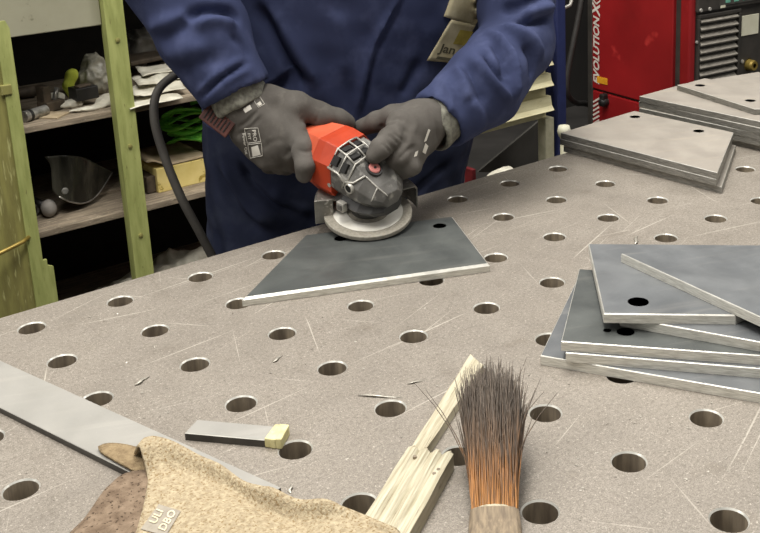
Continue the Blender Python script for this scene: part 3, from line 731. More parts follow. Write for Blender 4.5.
def jacket():
    f = Field((.08, -.2, -.10), (1.12, .46, .68), .0042)
    f.cap((.585, .285, -.3), (.59, .265, .16), .218, .212, .03, sc=(1, .66, 1))
    f.cap((.59, .265, .16), (.585, .20, .46), .212, .20, .05, sc=(1, .66, 1))
    f.cap((.548, .285, -.3), (.56, .27, .06), .222, .205, .03, sc=(1, .62, 1))
    f.cap((.66, .255, .12), (.655, .19, .45), .17, .185, .05, sc=(1, .68, 1))
    f.cap((.715, .24, .20), (.70, .19, .45), .15, .15, .05, sc=(1, .74, 1))
    f.cap((.42, .16, .52), (.74, .16, .52), .09, .09, .05)
    f.cap((.58, .14, .58), (.58, .12, .66), .075, .07, .04)
    f.chain([r_sh, r_el, lerp(r_el, r_wr, .5), r_wr], [.075, .068, .061, .0490], .010)
    ld = (l_wr - l_el); 
    f.chain([l_sh, l_el, A(484, 85, 1.47), l_wr], [.075, .054, .059, .044], .010)
    for el, wr, rc in ((r_el, r_wr, .0490), (l_el, l_wr, .044)):
        d = wr - el; d /= np.linalg.norm(d)
        f.cut(wr - d * .004, d, rad=.11); f.carve(wr - d * .035, wr + d * .05, rc - .009, rc - .005)
    P, F = f.mesh(2)
    t = bvh(P, F)
    folds = [  # right sleeve
        ([(186, 18), (205, 10), (232, 11), (240, 22)], -.011, .007), ([(192, 26), (215, 19), (236, 26)], .006, .010),
        ([(147, 30), (165, 24), (190, 14)], .006, .012), ([(140, 42), (165, 36), (188, 22)], -.005, .010),
        ([(199, 99), (222, 78), (247, 63)], -.0045, .004), ([(195, 95), (218, 74), (243, 58)], .003, .005), ([(203, 102), (226, 82), (251, 67)], .003, .006),
        ([(160, 60), (185, 50), (210, 48)], .004, .014), ([(230, 35), (243, 45), (250, 58)], -.004, .007), ([(180, 75), (200, 62), (222, 58)], -.003, .012),
        # left sleeve
        ([(488, 30), (503, 45), (513, 66), (517, 100)], .010, .008), ([(497, 26), (515, 32), (532, 43), (541, 62)], .009, .009),
        ([(492, 42), (503, 58), (508, 80)], -.009, .008), ([(473, 58), (487, 75), (501, 89), (511, 103)], .009, .007), ([(480, 52), (495, 72), (508, 88)], -.008, .006),
        ([(455, 66), (464, 80), (466, 104)], .007, .008), ([(463, 66), (475, 84), (485, 104)], -.006, .008), ([(523, 18), (538, 11), (553, 6)], .010, .009), ([(515, 24), (532, 22), (550, 17)], -.009, .008),
        ([(524, 44), (532, 58), (533, 78)], -.008, .008), ([(443, 80), (450, 95), (452, 115)], .004, .008), ([(500, 10), (520, 6), (545, -4)], -.008, .01),
        ([(428, 92), (441, 108), (452, 138)], -.0035, .004), ([(470, 100), (480, 115), (480, 135)], .005, .009),
        # body: front placket, pocket and cloth folds
        ([(401, -5), (385, 22), (371, 48), (362, 80), (356, 118)], .006, .007), ([(407, -5), (392, 22), (378, 48), (369, 80), (362, 118)], -.005, .005),
        ([(255, 5), (272, 30), (290, 62), (308, 88)], -.012, .012), ([(268, 5), (285, 30), (303, 62), (320, 88)], .008, .014),
        ([(240, 160), (252, 185), (275, 205), (300, 215)], -.007, .008), ([(214, 165), (225, 190), (240, 215), (262, 232)], -.006, .009), ([(222, 160), (236, 190), (252, 212), (275, 226)], .006, .010),
        ([(270, 190), (290, 205), (312, 212)], .005, .010), ([(410, 200), (430, 180), (447, 165)], -.006, .009), ([(420, 60), (412, 80), (400, 96)], -.006, .010), ([(335, 10), (342, 40), (345, 75)], .005, .012)]
    P = fold(P, F, t, [(x, k * 1.45, v * .85) for x, k, v in folds])
    Nn = normals(P, F); P = P + Nn * (wob(P, .0016, 55, 3) + wob(P, .0012, 120, 4))[:, None]
    P = smooth_pts(P, F, .3)
    return P, F
JP, JF = jacket(); jt = bvh(JP, JF)
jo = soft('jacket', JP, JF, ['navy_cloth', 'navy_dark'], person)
fc_ = JP[JF].mean(1)                                     # low trunk faces take the trouser navy: shade put into the colour
trunk_shade = (fc_[:, 2] < .105 + .012 * np.sin(fc_[:, 0] * 9)) & (fc_[:, 1] > .10)
jo.data.polygons.foreach_set('material_index', trunk_shade.astype(np.int32))
def hit_past(tree, x, y, off, dmin):
    o_ = CAM.copy(); dr_ = ray(x, y)
    for _ in range(8):
        h_ = tree.ray_cast(Vector(o_), Vector(dr_).normalized())
        if h_[0] is None: return None
        p_ = np.array(h_[0])
        if (p_ - CAM) @ RC[2] > dmin: return p_ + np.array(h_[1]) * off
        o_ = p_ + dr_ * .002
def draped(quad, n, name, m, parent, off, tree, solid=0, dmin=0):
    q = [np.array(k, float) for k in quad]; W = []
    for a in np.linspace(0, 1, n):
        for b in np.linspace(0, 1, n):
            p = (1 - a) * ((1 - b) * q[0] + b * q[1]) + a * ((1 - b) * q[3] + b * q[2]); h_ = hit_past(tree, p[0], p[1], off, dmin); W.append(h_)
    ok = [x for x in W if x is not None]
    W = [x if x is not None else ok[0] for x in W]
    W = np.array(W).reshape(n, n, 3)
    return MB().grid(W).build(name, m, parent, smooth=True, solid=solid)
pt = draped([(446, -6), (488, 0), (473, 25), (439, 15)], 10, 'chest_patch', 'patch_cloth', jo, .003, jt, .002, dmin=1.53)
pt2 = draped([(450, 19), (474, 24), (452, 62), (426, 60)], 12, 'chest_patch', 'patch_cloth', jo, .003, jt, .002, dmin=1.53)
draped([(458, 29), (471, 31), (464, 45), (451, 43)], 6, 'patch_emblem', 'patch_yellow', jo, .0045, jt, dmin=1.53)
def decal_text(txt, o, ex, ey, tree, parent, m, off, name='lettering', bold=.02, dmin=0):
    tv, tf = text_mesh(txt, bold); W = []
    for p in tv:
        q = np.array(o) + np.array(ex) * p[0] + np.array(ey) * p[1]; h_ = hit_past(tree, q[0], q[1], off, dmin)
        if h_ is None: return
        W.append(h_)
    return MB().add(W, tf).build(name, m, parent, smooth=True)
decal_text('Jan', (446, 49), (12.5, 2.6), (4.5, -12), jt, jo, 'patch_ink', .0046, dmin=1.53)

draped([(436, 55.5), (451, 58), (449, 60.5), (434, 58)], 4, 'patch_line', 'patch_ink', jo, .0046, jt, dmin=1.53)

def trousers():
    f = Field((.30, .06, -.9), (.88, .52, -.02), .011)
    f.cap((.585, .285, -.25), (.585, .285, -.04), .205, .205, .03, sc=(1, .66, 1))
    for s in (-1, 1): f.chain([(.585 + s * .095, .285, -.22), (.585 + s * .11, .26, -.52), (.585 + s * .12, .285, -.83)], [.105, .085, .072], .04)
    P, F = f.mesh(2); return soft('trousers', P, F, 'navy_dark', person)
trousers()
def boots():
    for s in (-1, 1):
        f = Field((.585 + s * .12 - .09, .02, -.9), (.585 + s * .12 + .09, .40, -.70), .008)
        f.cap((.585 + s * .12, .285, -.86), (.585 + s * .12, .285, -.74), .05, .055, .02); f.cap((.585 + s * .12, .285, -.855), (.585 + s * .13, .125, -.86), .045, .038, .03)
        P, F = f.mesh(1); P[:, 2] = np.maximum(P[:, 2], -.8995); soft('boot', P, F, 'boot_leather', person)
boots()
def head():
    c = np.array([.58, .07, .83]); fw = np.array([.1, -.88, -.46]); fw /= np.linalg.norm(fw); sd = np.cross(fw, UP); sd /= np.linalg.norm(sd); up = np.cross(sd, fw)
    L = lambda a, b, d: c + sd * a + fw * b + up * d
    f = Field(c - .19, c + .19, .005)
    f.ell(L(0, -.015, .02), (.076, .098, .098), [sd, fw, up], .02); f.ell(L(0, .03, -.055), (.055, .062, .06), [sd, fw, up], .03)
    f.cap(L(0, -.03, -.06), (.58, .12, .64), .055, .06, .02); f.cap(L(0, .088, .012), L(0, .108, -.022), .009, .015, .012)
    for s in (-1, 1):
        f.ell(L(s * .078, -.012, 0), (.010, .022, .032), [sd, fw, up], .006); f.cap(L(s * .018, .088, .03), L(s * .045, .080, .03), .008, .007, .012)
    f.cap(L(-.02, .088, -.058), L(.02, .088, -.058), .006, .006, .008); f.cap(L(-.02, .086, -.068), L(.02, .086, -.068), .006, .006, .008)
    P, F = f.mesh(1); b = soft('body', P, F, 'skin', person)
    for s in (-1, 1): MB().lathe([(0, .011), (.006, .009), (.01, .004), (.011, 0)], 12, L(s * .032, .078, .015), [sd, up, fw]).build('eye', 'disc_label', b, smooth=True)
    g = Field(c - .19, c + .22, .006); g.ell(L(0, -.03, .04), (.083, .100, .092), [sd, fw, up], .01); g.ell(L(0, -.055, -.01), (.078, .065, .08), [sd, fw, up], .02)
    P, F = g.mesh(1); soft('hair', P, F, 'hair', person)
head()

# gloves
def right_glove():
    f = Field(A(275, 128, 1.39) - .13, A(275, 128, 1.39) + .13, .0022); k = .007
    d = r_wr - r_el; d /= np.linalg.norm(d)
    W0 = r_wr - d * .03; W1 = A(241, 107, 1.385)
    f.chain([W0, W1, A(254, 117, 1.383)], [.027, .028, .030], .012)
    # back of the hand: a thick slab from wrist to knuckles
    K = [A(291, 122, 1.375), A(287, 137, 1.37), A(279, 149, 1.375), A(267, 156, 1.385)]
    Wr = [A(256, 104, 1.388), A(253, 113, 1.383), A(249, 123, 1.383), A(244, 133, 1.385)]
    for i in range(4): f.cap(Wr[i], K[i], .0195, .0185, .013)
    f.cap(A(263, 103, 1.392), A(288, 111, 1.385), .021, .019, .012)
    # fingers: index down the side of the housing, the others curl under it
    f.chain([K[0], A(302, 147, 1.355), A(305.5, 165, 1.346), A(304, 174.5, 1.350)], [.0180, .0150, .0136, .0116], .004)
    f.chain([K[1], A(289, 152, 1.372), A(289, 161, 1.384), A(296, 166, 1.402)], [.0175, .0140, .0122, .0110], .004)
    f.chain([K[2], A(277, 158, 1.380), A(279, 165, 1.394), A(286, 168, 1.412)], [.0165, .0134, .0118, .0106], .004)
    f.chain([K[3], A(266, 160, 1.392), A(268, 165, 1.406), A(274, 167, 1.420)], [.0150, .0122, .0108, .0098], .004)
    # thumb along the top of the housing
    f.chain([A(268, 100, 1.39), A(297, 106, 1.382), A(322, 116, 1.392), A(338, 120, 1.405), A(347, 123, 1.415)], [.021, .0185, .0158, .0140, .0122], .009)
    P, F = f.mesh(1); t = bvh(P, F)
    P = fold(P, F, t, [([(238, 128), (248, 121), (258, 110)], -.0025, .003), ([(236, 136), (250, 128), (262, 116)], -.0018, .003), ([(300, 118), (308, 125), (306, 133)], -.0025, .004),
                       ([(298, 150), (306, 152), (313, 150)], -.0012, .002), ([(316, 108), (318, 116), (314, 124)], -.0012, .002), ([(262, 150), (272, 142), (284, 140)], -.0015, .004), ([(285, 158), (290, 150), (293, 140)], -.002, .003)])
    P += normals(P, F) * wob(P, .0007, 160, 6)[:, None]
    o = soft('glove', P, F, 'glove_grey', person); o['label'] = 'grey work glove with white size and grip print'
    t = bvh(P, F)
    def frame(q, m='glove_print', wd=.7):
        q = [np.array(k_, float) for k_ in q]; mb = MB()
        for i in range(4):
            L_ = [hit(t, *p, .0006) for p in np.linspace(q[i], q[(i + 1) % 4], 6)]
            if all(x is not None for x in L_): mb.tube(L_, .00035, 4)
        mb.build('print_frame', m, o)
    frame([(244.5, 128.5), (258, 128), (261, 141.5), (247.5, 143)]); frame([(248, 144.5), (261.5, 143), (262.5, 155.5), (250.5, 158)])
    decal_text('PRO', (254.6, 135.5), (.9, 6.0), (5.0, -.7), t, o, 'glove_print', .0008)
    decal_text('FIT', (249.4, 136.3), (.7, 5.0), (3.6, -.5), t, o, 'glove_print', .0008)
    decal_text('Power Cut', (245.2, 143.5), (.75, 4.6), (3.6, -.8), t, o, 'glove_print', .0008)
    draped([(251.5, 147), (258, 145), (261, 154.5), (253, 156.5)], 5, 'print_icon', 'glove_print', o, .0008, t)

    frame([(254, 101), (260, 97), (264.5, 104), (258.5, 107.5)]); draped([(256.5, 104), (260, 101.5), (262, 104.5), (259, 106.3)], 4, 'print_icon', 'glove_print', o, .0008, t)
    draped([(243, 109), (250, 105), (252, 109), (245.5, 113)], 5, 'print_icon', 'glove_print', o, .0008, t)
    # knitted cuff
    fc = Field(r_wr - .09, r_wr + .09, .0025); fc.cap(r_wr - d * .028, r_wr + d * .006, .037, .0385, .004)
    fc.cut(r_wr + d * .016, d, rad=.08); fc.carve(r_wr + d * .004, r_wr + d * .06, .0285, .035)
    P2, F2 = fc.mesh(2); P2 += normals(P2, F2) * wob(P2, .0013, 120, 9)[:, None]; soft('cuff', P2, F2, 'glove_cuff', o)
    # brown ribbed strap
    s0, s1 = A(203, 109, 1.372), A(232, 131, 1.360); mb = MB(); ax = (s1 - s0) / np.linalg.norm(s1 - s0); fwd = -RC[2]; wv = np.cross(fwd, ax)
    mb.box((s0 + s1) / 2, (.048, .026, .004), ax=[ax, wv, fwd]); st = mb.build('wrist_strap', 'strap_brown', person, bevel=.0015)
    for i in range(7): MB().box((s0 + s1) / 2 + ax * (-.017 + i * .0056) + fwd * .0022, (.0016, .017, .0012), ax=[ax, wv, fwd]).build('strap_rib', 'dark_hollow', st)
right_glove()
def left_glove():
    f = Field(A(405, 135, 1.38) - .12, A(405, 135, 1.38) + .12, .0022)
    d = l_wr - l_el; d /= np.linalg.norm(d)
    f.chain([l_wr - d * .03, A(425, 123, 1.398), A(415, 127, 1.385)], [.028, .028, .030], .012)
    K = [A(400, 124, 1.365), A(404, 136, 1.355), A(409, 146, 1.357), A(414, 154, 1.365)]
    Wr = [A(419, 116, 1.395), A(421, 123, 1.39), A(423, 131, 1.39), A(424, 139, 1.395)]
    for i in range(4): f.cap(Wr[i], K[i], .0185, .0165, .012)
    f.chain([A(400, 122, 1.362), A(389, 139, 1.330), A(380, 149, 1.318), A(374.5, 155.5, 1.318)], [.0165, .0146, .0134, .0118], .005)
    f.chain([K[1], A(401, 157, 1.338), A(393, 164, 1.345), A(388, 162, 1.362)], [.0165, .0140, .0128, .0112], .0045)
    f.chain([K[2], A(408, 166, 1.345), A(400, 171, 1.355), A(394, 169, 1.370)], [.016, .0134, .0122, .0108], .0045)
    f.chain([K[3], A(412, 166, 1.358), A(405, 170, 1.368), A(400, 169, 1.380)], [.0145, .0120, .0110, .0098], .0045)
    f.chain([A(414, 117, 1.40), A(394, 116, 1.405), A(376, 122, 1.415), A(362, 128, 1.43)], [.023, .0155, .0135, .0118], .007)
    P, F = f.mesh(1); t = bvh(P, F)
    P = fold(P, F, t, [([(391, 120), (398, 118), (404, 122)], -.002, .003), ([(385, 140), (391, 146), (395, 150)], -.0013, .002), ([(394, 132), (400, 138), (404, 142)], -.0013, .002), ([(404, 128), (408, 136), (404, 146)], -.0015, .003),
                       ([(427, 108), (436, 124), (438, 142)], -.002, .003), ([(398, 160), (408, 150), (416, 146)], -.0022, .003), ([(381, 143), (387, 148), (391, 153)], -.0014, .0016), ([(388, 134), (395, 140), (399, 145)], -.0016, .0018), ([(378, 128), (388, 124), (396, 122)], -.002, .0025), ([(410, 110), (416, 122), (414, 134)], .0014, .004)])
    P += normals(P, F) * wob(P, .0007, 160, 8)[:, None]
    o = soft('glove', P, F, 'glove_grey', person); o['label'] = 'grey work glove resting on the grinder head'
    t = bvh(P, F)
    for q in ([(428, 129), (430, 130), (426, 141), (423.5, 142)], [(425, 143), (428, 146), (425, 154), (422, 152)], [(415, 152), (418, 150.5), (416.5, 156), (413.5, 157)]):
        draped(q, 5, 'print_icon', 'glove_print', o, .0007, t)

    fc = Field(l_wr - .09, l_wr + .09, .0025); fc.cap(l_wr - d * .03, l_wr + d * .012, .036, .036, .004)
    fc.cut(l_wr + d * .018, d, rad=.08); fc.carve(l_wr + d * .008, l_wr + d * .06, .0285, .033)
    P2, F2 = fc.mesh(2); P2 += normals(P2, F2) * wob(P2, .0011, 120, 12)[:, None]; soft('cuff', P2, F2, 'glove_cuff', o)
left_glove()
# ------------------------------------------------------------------ shelving on the far left
mat('green_paint', 'a5aa68', '8c9253', rough=.6, scale=12, stretch=(6, 6, 1), bump=.2, bscale=80, spots='6f6a3c', sscale=40, slo=.64, shi=.74)
mat('olive_paint', '8e8a4e', '6c6638', rough=.65, scale=10, stretch=(6, 6, .8), bump=.3, bscale=40, spots='b0ae74', sscale=20, slo=.6, shi=.7)
mat('shelf_board', '9a8c78', '6d6252', rough=.85, scale=8, stretch=(2, 14, 14), bump=.3, bscale=60, spots='b5a893', sscale=30)
mat('drawer_paint', 'a19e88', '908d77', rough=.7, scale=6, spots='6b6852', sscale=25)
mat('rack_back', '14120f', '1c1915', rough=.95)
mat('brass_rod', 'a8924c', '8b7638', rough=.4, metal=.5)
mat('chrome_tube', 'b9b7b0', '7d7a72', rough=.3, metal=.6, scale=60)
mat('rusty_iron', '5d5142', '40382d', rough=.7, scale=40)
mat('cardboard', 'b5a488', '9d8c6f', rough=.9, scale=30)
mat('white_cloth', 'd6d2c2', 'b0ab9a', rough=.95, scale=30, bump=.4, bscale=150)
mat('lime_cloth', 'c5cf4e', 'a9b43a', rough=.9, scale=60)
mat('clear_bag', 'b8b5a5', '8c897b', rough=.25, scale=40, bump=.5, bscale=60, bdist=.006)
mat('grey_bag', '77736a', '3c3a35', rough=.5, scale=18, bump=.5, bscale=40, bdist=.006)
mat('yellow_card', 'ecd98f', 'dcc672', rough=.8, scale=15, spots='a78f3c', sscale=40)
mat('green_webbing', '86d84a', '3f9a26', rough=.6, scale=30, stretch=(1, 1, 6))
mat('dark_plastic', '191817', '262422', rough=.4)
mat('grey_foam', '8f8a84', '7b766f', rough=.9)
def visor_material():
    m, nt, b = nodes('smoked_visor'); b.inputs['Base Color'].default_value = lin('3b3a33'); b.inputs['Roughness'].default_value = .18
    b.inputs['Transmission Weight'].default_value = .35; b.inputs['IOR'].default_value = 1.35
    c = ramp(nt, noise(nt, mapped(nt, (30, 30, 5)), 1, 3), [(.35, lin('2a2923')), (.7, lin('5b594e'))]); nt.links.new(c, b.inputs['Base Color'])
visor_material()
YS = 1.2; ZU, ZL, ZB = -.077, -.323, -.63
rack = thing('shelving_rack', 'old green steel shelving rack with worn wooden shelves', 'shelf', (.7, 1.4, -Z0))
for z in (ZU, ZL, ZB): MB().box((.76, 1.42, z - .0075), (1.12, .44, .015)).build('shelf', 'shelf_board', rack, bevel=.0015)
for x0, x1, n_ in ((.534, .579, 'post'), (1.27, 1.315, 'post')):
    mb = MB(); mb.box(((x0 + x1) / 2, 1.17, -.2), (x1 - x0, .006, 1.4)); mb.box((x0 + .003, 1.185, -.2), (.006, .03, 1.4)); mb.box((x1 - .003, 1.185, -.2), (.006, .03, 1.4))
    mb.build(n_, 'green_paint', rack, bevel=.0015)
    for z in (.06, -.19, -.41): MB().lathe([(0, .004), (.005, .003), (.005, 0)], 10, ((x0 + x1) / 2, 1.167, z + .03), [[1, 0, 0], [0, 0, 1], [0, -1, 0]]).build('bolt', 'olive_paint', rack)
MB().box((.225, 1.17, -.2), (.15, .03, 1.4)).build('post', 'olive_paint', rack, bevel=.003)
fl = MB().prism([(.297, -.9), (.345, -.9), (.345, -.392), (.333, -.386), (.333, -.372), (.3245, -.372), (.3245, .152), (.318, .168), (.297, .168)], 0, .008)
fl.v = [(x, 1.150 + z, y) for x, y, z in fl.v]; fl.build('post_flange', 'green_paint', rack)
MB().box((.30, 1.152, .023), (.022, .012, .022)).build('bracket', 'olive_paint', rack, bevel=.002)
MB().tube([(.20, 1.10, -.318), (.285, 1.135, -.312), (.302, 1.15, -.310)], .0045, 10).build('rod', 'brass_rod', rack, smooth=True)
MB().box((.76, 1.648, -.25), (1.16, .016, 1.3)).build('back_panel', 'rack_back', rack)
MB().box((.188, 1.42, -.25), (.016, .44, 1.3)).build('side_panel', 'rack_back', rack)  # unseen side, added so the shelf interior stays dark
MB().box((.76, 1.42, .385), (1.12, .44, .02)).build('shade_top', 'rack_back', rack)  # unseen cover, added to block overhead light from the shelves
dr = thing('drawer_box', 'worn grey beige metal drawer at the top of the rack', 'drawer', (.37, 1.38, .125))
MB().box((.372, 1.195, .235), (.322, .012, .22)).build('drawer_front', 'drawer_paint', dr, bevel=.002)
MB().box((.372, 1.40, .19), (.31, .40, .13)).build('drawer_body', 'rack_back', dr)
MB().box((.545, 1.20, .150), (.022, .02, .05)).build('drawer_runner', 'rusty_iron', dr, bevel=.002)

def on(x, y, z): return onz(x, y, z)
def single(mb, name, m, label, cat, group=None, **k): return tag(mb.build(name, m, **k), label, cat, group)
GU = 'odds and ends on the upper shelf'
def blob(name, label, cat, m, parts, h, amp, fr, seed, zmin, group=None, base=None):
    pts = np.array([p[0] for p in parts]); R_ = max(max(p[1]) for p in parts)
    f = Field(pts.min(0) - R_ - .03, pts.max(0) + R_ + .03, h)
    for p in parts: f.ell(p[0], p[1], None if len(p) < 3 else p[2], .012)
    P, F = f.mesh(1); Nn = normals(P, F); P = P + Nn * (wob(P, amp, fr, seed) - np.abs(wob(P, amp * 1.3, fr * 1.7, seed + 1)))[:, None]
    P[:, 2] = np.maximum(P[:, 2], zmin)
    return tag(soft(name, P, F, m, base), label, cat, group)
# tube
a, b = on(24, 117, ZU + .013), on(46, 110, ZU + .013)
tb = thing('metal_tube', 'short chrome tube with a dark band on the upper shelf', 'tube', tuple(on(35, 118, ZU)), GU)
MB().tube([a, b], .0125, 20).build('tube', 'chrome_tube', tb, smooth=False, bevel=.001)
MB().tube([lerp(a, b, .18), lerp(a, b, .3)], .0132, 20).build('band', 'dark_plastic', tb)
# upright iron fitting
p = on(52, 110, ZU)
ft = thing('iron_fitting', 'brown iron clamp fitting standing upright behind the chrome tube', 'clamp', tuple(p), GU)
MB().box(p + np.array([0, 0, .012]), (.05, .04, .024), rot=.3).build('base', 'rusty_iron', ft, bevel=.003)
MB().box(p + np.array([-.014, 0, .036]), (.02, .032, .05), rot=.3).build('jaw', 'rusty_iron', ft, bevel=.003)
MB().tube([p + np.array([.008, 0, .02]), p + np.array([.02, .005, .05])], .006, 10).build('screw', 'chrome_tube', ft, smooth=True)
# dark pieces at the back
p = on(30, 103, ZU); single(MB().tube([p + np.array([-.05, .06, .016]), p + np.array([.03, .05, .016])], [.012, .014], 12), 'iron_pin', 'rusty_iron', 'dark rusty iron pin lying at the back behind the tube', 'pin', GU, smooth=True)
p = on(54, 116, ZU); single(MB().box(p + np.array([0, 0, .002]), (.055, .05, .003), rot=.7), 'cardboard_piece', 'cardboard', 'small flat piece of cardboard on the upper shelf edge', 'cardboard', GU)
# glove, block, bag
p = on(70, 108, ZU)
gv = blob('work_glove', 'white and lime work glove lying on the upper shelf', 'glove', 'white_cloth',
     [(on(57, 103, ZU) + [0, 0, .012], (.022, .03, .013)), (on(70, 107, ZU) + [0, 0, .008], (.034, .022, .010)), (on(90, 110, ZU) + [0, 0, .006], (.05, .018, .008)), (on(108, 104, ZU) + [0, 0, .012], (.03, .03, .013))], .004, .003, 80, 21, ZU, GU)
d = on(72, 100, ZU); f = Field(d - .09, d + .12, .004); f.chain([d + [0, 0, .012], d + [-.004, .005, .035], d + [.010, .01, .058], d + [.016, .015, .062]], [.009, .012, .014, .011], .008)
P, F = f.mesh(1); soft('lime_finger', P, F, 'lime_cloth', gv)
p = on(88, 106, ZU); bx = thing('black_block', 'small black metal block resting on the white glove', 'block', tuple(p + [0, 0, .012]), GU)
MB().box(p + np.array([0, .02, .030]), (.055, .045, .030), rot=.1).build('block_body', 'dark_plastic', bx, bevel=.002)
MB().box(p + np.array([0, .02, .0465]), (.035, .02, .004), rot=.3).build('block_cap', 'rusty_iron', bx, bevel=.001)
p = on(103, 97, ZU) + np.array([.0, .03, 0])
blob('plastic_bag', 'crumpled clear plastic bag half behind the green post', 'bag', 'clear_bag', [(p + [0, .02, .035], (.042, .04, .04)), (p + [.005, .03, .075], (.032, .03, .03)), (p + [-.035, .03, .03], (.014, .02, .025))], .004, .004, 75, 31, ZU, GU)
# paper, bag and board right of the post
pp = thing('paper_sheaf', 'crumpled grey white paper sheets on the upper shelf beside the cable', 'paper', tuple(on(152, 100, ZU)), GU)
for i in range(4):
    c = on(158 + 4 * i, 104 - 6.5 * i, ZU); u_, v_ = np.meshgrid(np.linspace(-.065, .065, 12), np.linspace(-.05, .05, 8))
    G = np.stack([c[0] + u_ + .2 * v_, c[1] + .03 + v_, ZU + .004 + .011 * i + 0 * u_], -1); G[..., 2] += np.abs(wob(G, .006, 55, 40 + i))
    MB().grid(G).build('sheet', 'white_cloth', pp, smooth=True, solid=.0012)
c = on(147, 78, ZU); single(MB().box(c + np.array([.01, .05, .045]), (.12, .10, .012), rot=.15), 'brown_board', 'rusty_iron', 'brown board lying behind the crumpled paper on the upper shelf', 'board', GU, bevel=.003)
c = on(140, 66, ZU) - np.array([0, .05, 0])
blob('grey_bag', 'dark grey plastic bag bunched at the back of the upper shelf', 'bag', 'grey_bag', [(c + [0, .02, .06], (.06, .05, .05)), (c + [.05, .04, .05], (.05, .05, .045)), (c + [-.03, .02, .03], (.05, .05, .04))], .005, .006, 60, 51, ZU, GU)
# lower shelf
GL = 'things on the lower shelf'
fs = thing('face_shield', 'smoked face shield visor standing on the lower shelf', 'face shield', tuple(on(78, 200, ZL)), GL)
q = [(43, 156), (60, 152), (76, 153), (92, 161), (111, 171)], [(58, 196), (68, 200), (80, 200), (92, 193), (111, 172)]
T_, B_ = [np.array([ony(x, y, 1.27 + .10 * (x - 43) / 68 - .0 * y) for x, y in k]) for k in q]
Lf = np.array([ony(x, y, 1.27) for x, y in [(43, 156), (49, 164), (51, 180), (52, 190), (58, 196)]])
G = coons(T_, B_, Lf, np.array([T_[-1], (T_[-1] + B_[-1]) / 2, B_[-1]]), 16, 20)
vv, uu = np.meshgrid(np.linspace(0, 1, 16), np.linspace(0, 1, 20), indexing='ij'); G[..., 1] -= .05 * np.sin(math.pi * np.clip(uu * .9 + .05, 0, 1)) * (1 - .4 * vv)
dz = ZL + .001 - G[..., 2].min(); G[..., 2] += max(0, dz)
vis = MB().grid(G).build('visor', 'smoked_visor', fs, smooth=True, solid=.002)
MB().tube([G[-1, j] for j in range(20)], .0022, 6).build('visor_rim', 'chrome_tube', fs, smooth=True)
c = ony(65, 191, 1.235); MB().lathe([(0, .004), (.006, .004), (.008, 0)], 14, c, [[1, 0, 0], [0, 0, 1], [0, -1, 0]]).build('knob', 'chrome_tube', fs)
mb = MB().box(on(97, 192, ZL) + np.array([.02, .01, .004]), (.14, .09, .008), rot=.1)
single(mb, 'wooden_slip', 'shelf_board', 'flat wooden board lying beside the face shield', 'board', GL, bevel=.002)
bl = thing('rubber_mallet', 'small mallet with a rounded grey head on the lower shelf', 'mallet', tuple(on(50, 219, ZL)), GL)
c = on(50, 217, ZL); f = Field(c - .06, c + .07, .003); f.ell(c + [0, 0, .022], (.018, .020, .0215), None, .003); P, F = f.mesh(1); soft('mallet_head', P, F, 'grey_foam', bl)
MB().tube([c + np.array([-.006, .015, .025]), c + np.array([-.02, .10, .03])], .010, 12).build('mallet_handle', 'dark_plastic', bl, smooth=True)
c = on(36, 219, ZL); rn = thing('pipe_ring', 'open chrome pipe ring beside the small mallet', 'pipe', tuple(c), GL)
fa = np.array([.1, -1, .15]); fa /= np.linalg.norm(fa); sa_ = np.cross(UP, fa); sa_ /= np.linalg.norm(sa_)
MB().lathe([(.0105, -.03), (.0145, -.03), (.0145, .004), (.0105, .004), (.0105, -.03)], 24, c + np.array([0, .02, .0165]), [sa_, np.cross(fa, sa_), fa]).build('ring', 'chrome_tube', rn)
MB().lathe([(0, -.01), (.0104, -.01)], 24, c + np.array([0, .02, .0165]), [sa_, np.cross(fa, sa_), fa]).build('ring_bore', 'rack_back', rn)
c0, c1 = on(160, 194, ZL), on(212, 181, ZL); yb = thing('yellow_box', 'yellow cardboard box on the lower shelf behind the cable', 'box', tuple((c0 + c1) / 2), GL)
hz = .062; dv = (c1 - c0) / np.linalg.norm(c1 - c0); nv_ = np.array([-dv[1], dv[0], 0]); ctr = (c0 + c1) / 2 + nv_ * .092 + np.array([0, 0, hz / 2]); ln = np.linalg.norm(c1 - c0)
MB().box(ctr, (ln, .17, hz), ax=[dv, nv_, UP]).build('carton', 'yellow_card', yb, bevel=.002)
MB().box(ctr - dv * (ln / 2 + .012) - np.array([0, 0, .008]), (.024, .15, hz - .02), ax=[dv, nv_, UP]).build('carton_flap', 'rusty_iron', yb, bevel=.002)
cb = thing('cardboard_sheet', 'grey beige cardboard sheet folded over the yellow box', 'cardboard', tuple(ctr + [0, 0, hz / 2]), GL)
G = np.array([[ctr + dv * u_ + nv_ * v_ + np.array([0, 0, hz / 2 + .004 + .020 * (1 + math.cos(min(1, abs(u_ + ln / 2 + .012) / .05) * math.pi)) / 2]) for u_ in np.linspace(-ln / 2 - .02, ln / 2, 16)] for v_ in np.linspace(-.085, .10, 12)])
MB().grid(G).build('sheet', 'cardboard', cb, smooth=True, solid=.004)
gs = thing('green_strap', 'bundle of bright green webbing strap lying on the cardboard', 'strap', tuple(ctr + dv * .03 + [0, 0, hz / 2 + .012]), GL)
cc = ctr + dv * .075 + np.array([0, -.0, hz / 2 + .03])
for i in range(7):
    rx, ry = .062 + .008 * math.sin(i * 2.2), .045 + .008 * math.cos(i * 1.7); pts = []
    for t in np.linspace(.3 * i, .3 * i + 2 * math.pi * .92, 26): pts.append(cc + dv * (rx * math.cos(t) + .012 * math.sin(i)) + nv_ * ry * math.sin(t) + np.array([0, 0, .006 + .0125 * i + .012 * math.sin(t * 2 + i)]))
    MB().tube(pts, .011, 8, flat=.35).build('strap_loop', 'green_webbing', gs, smooth=True)
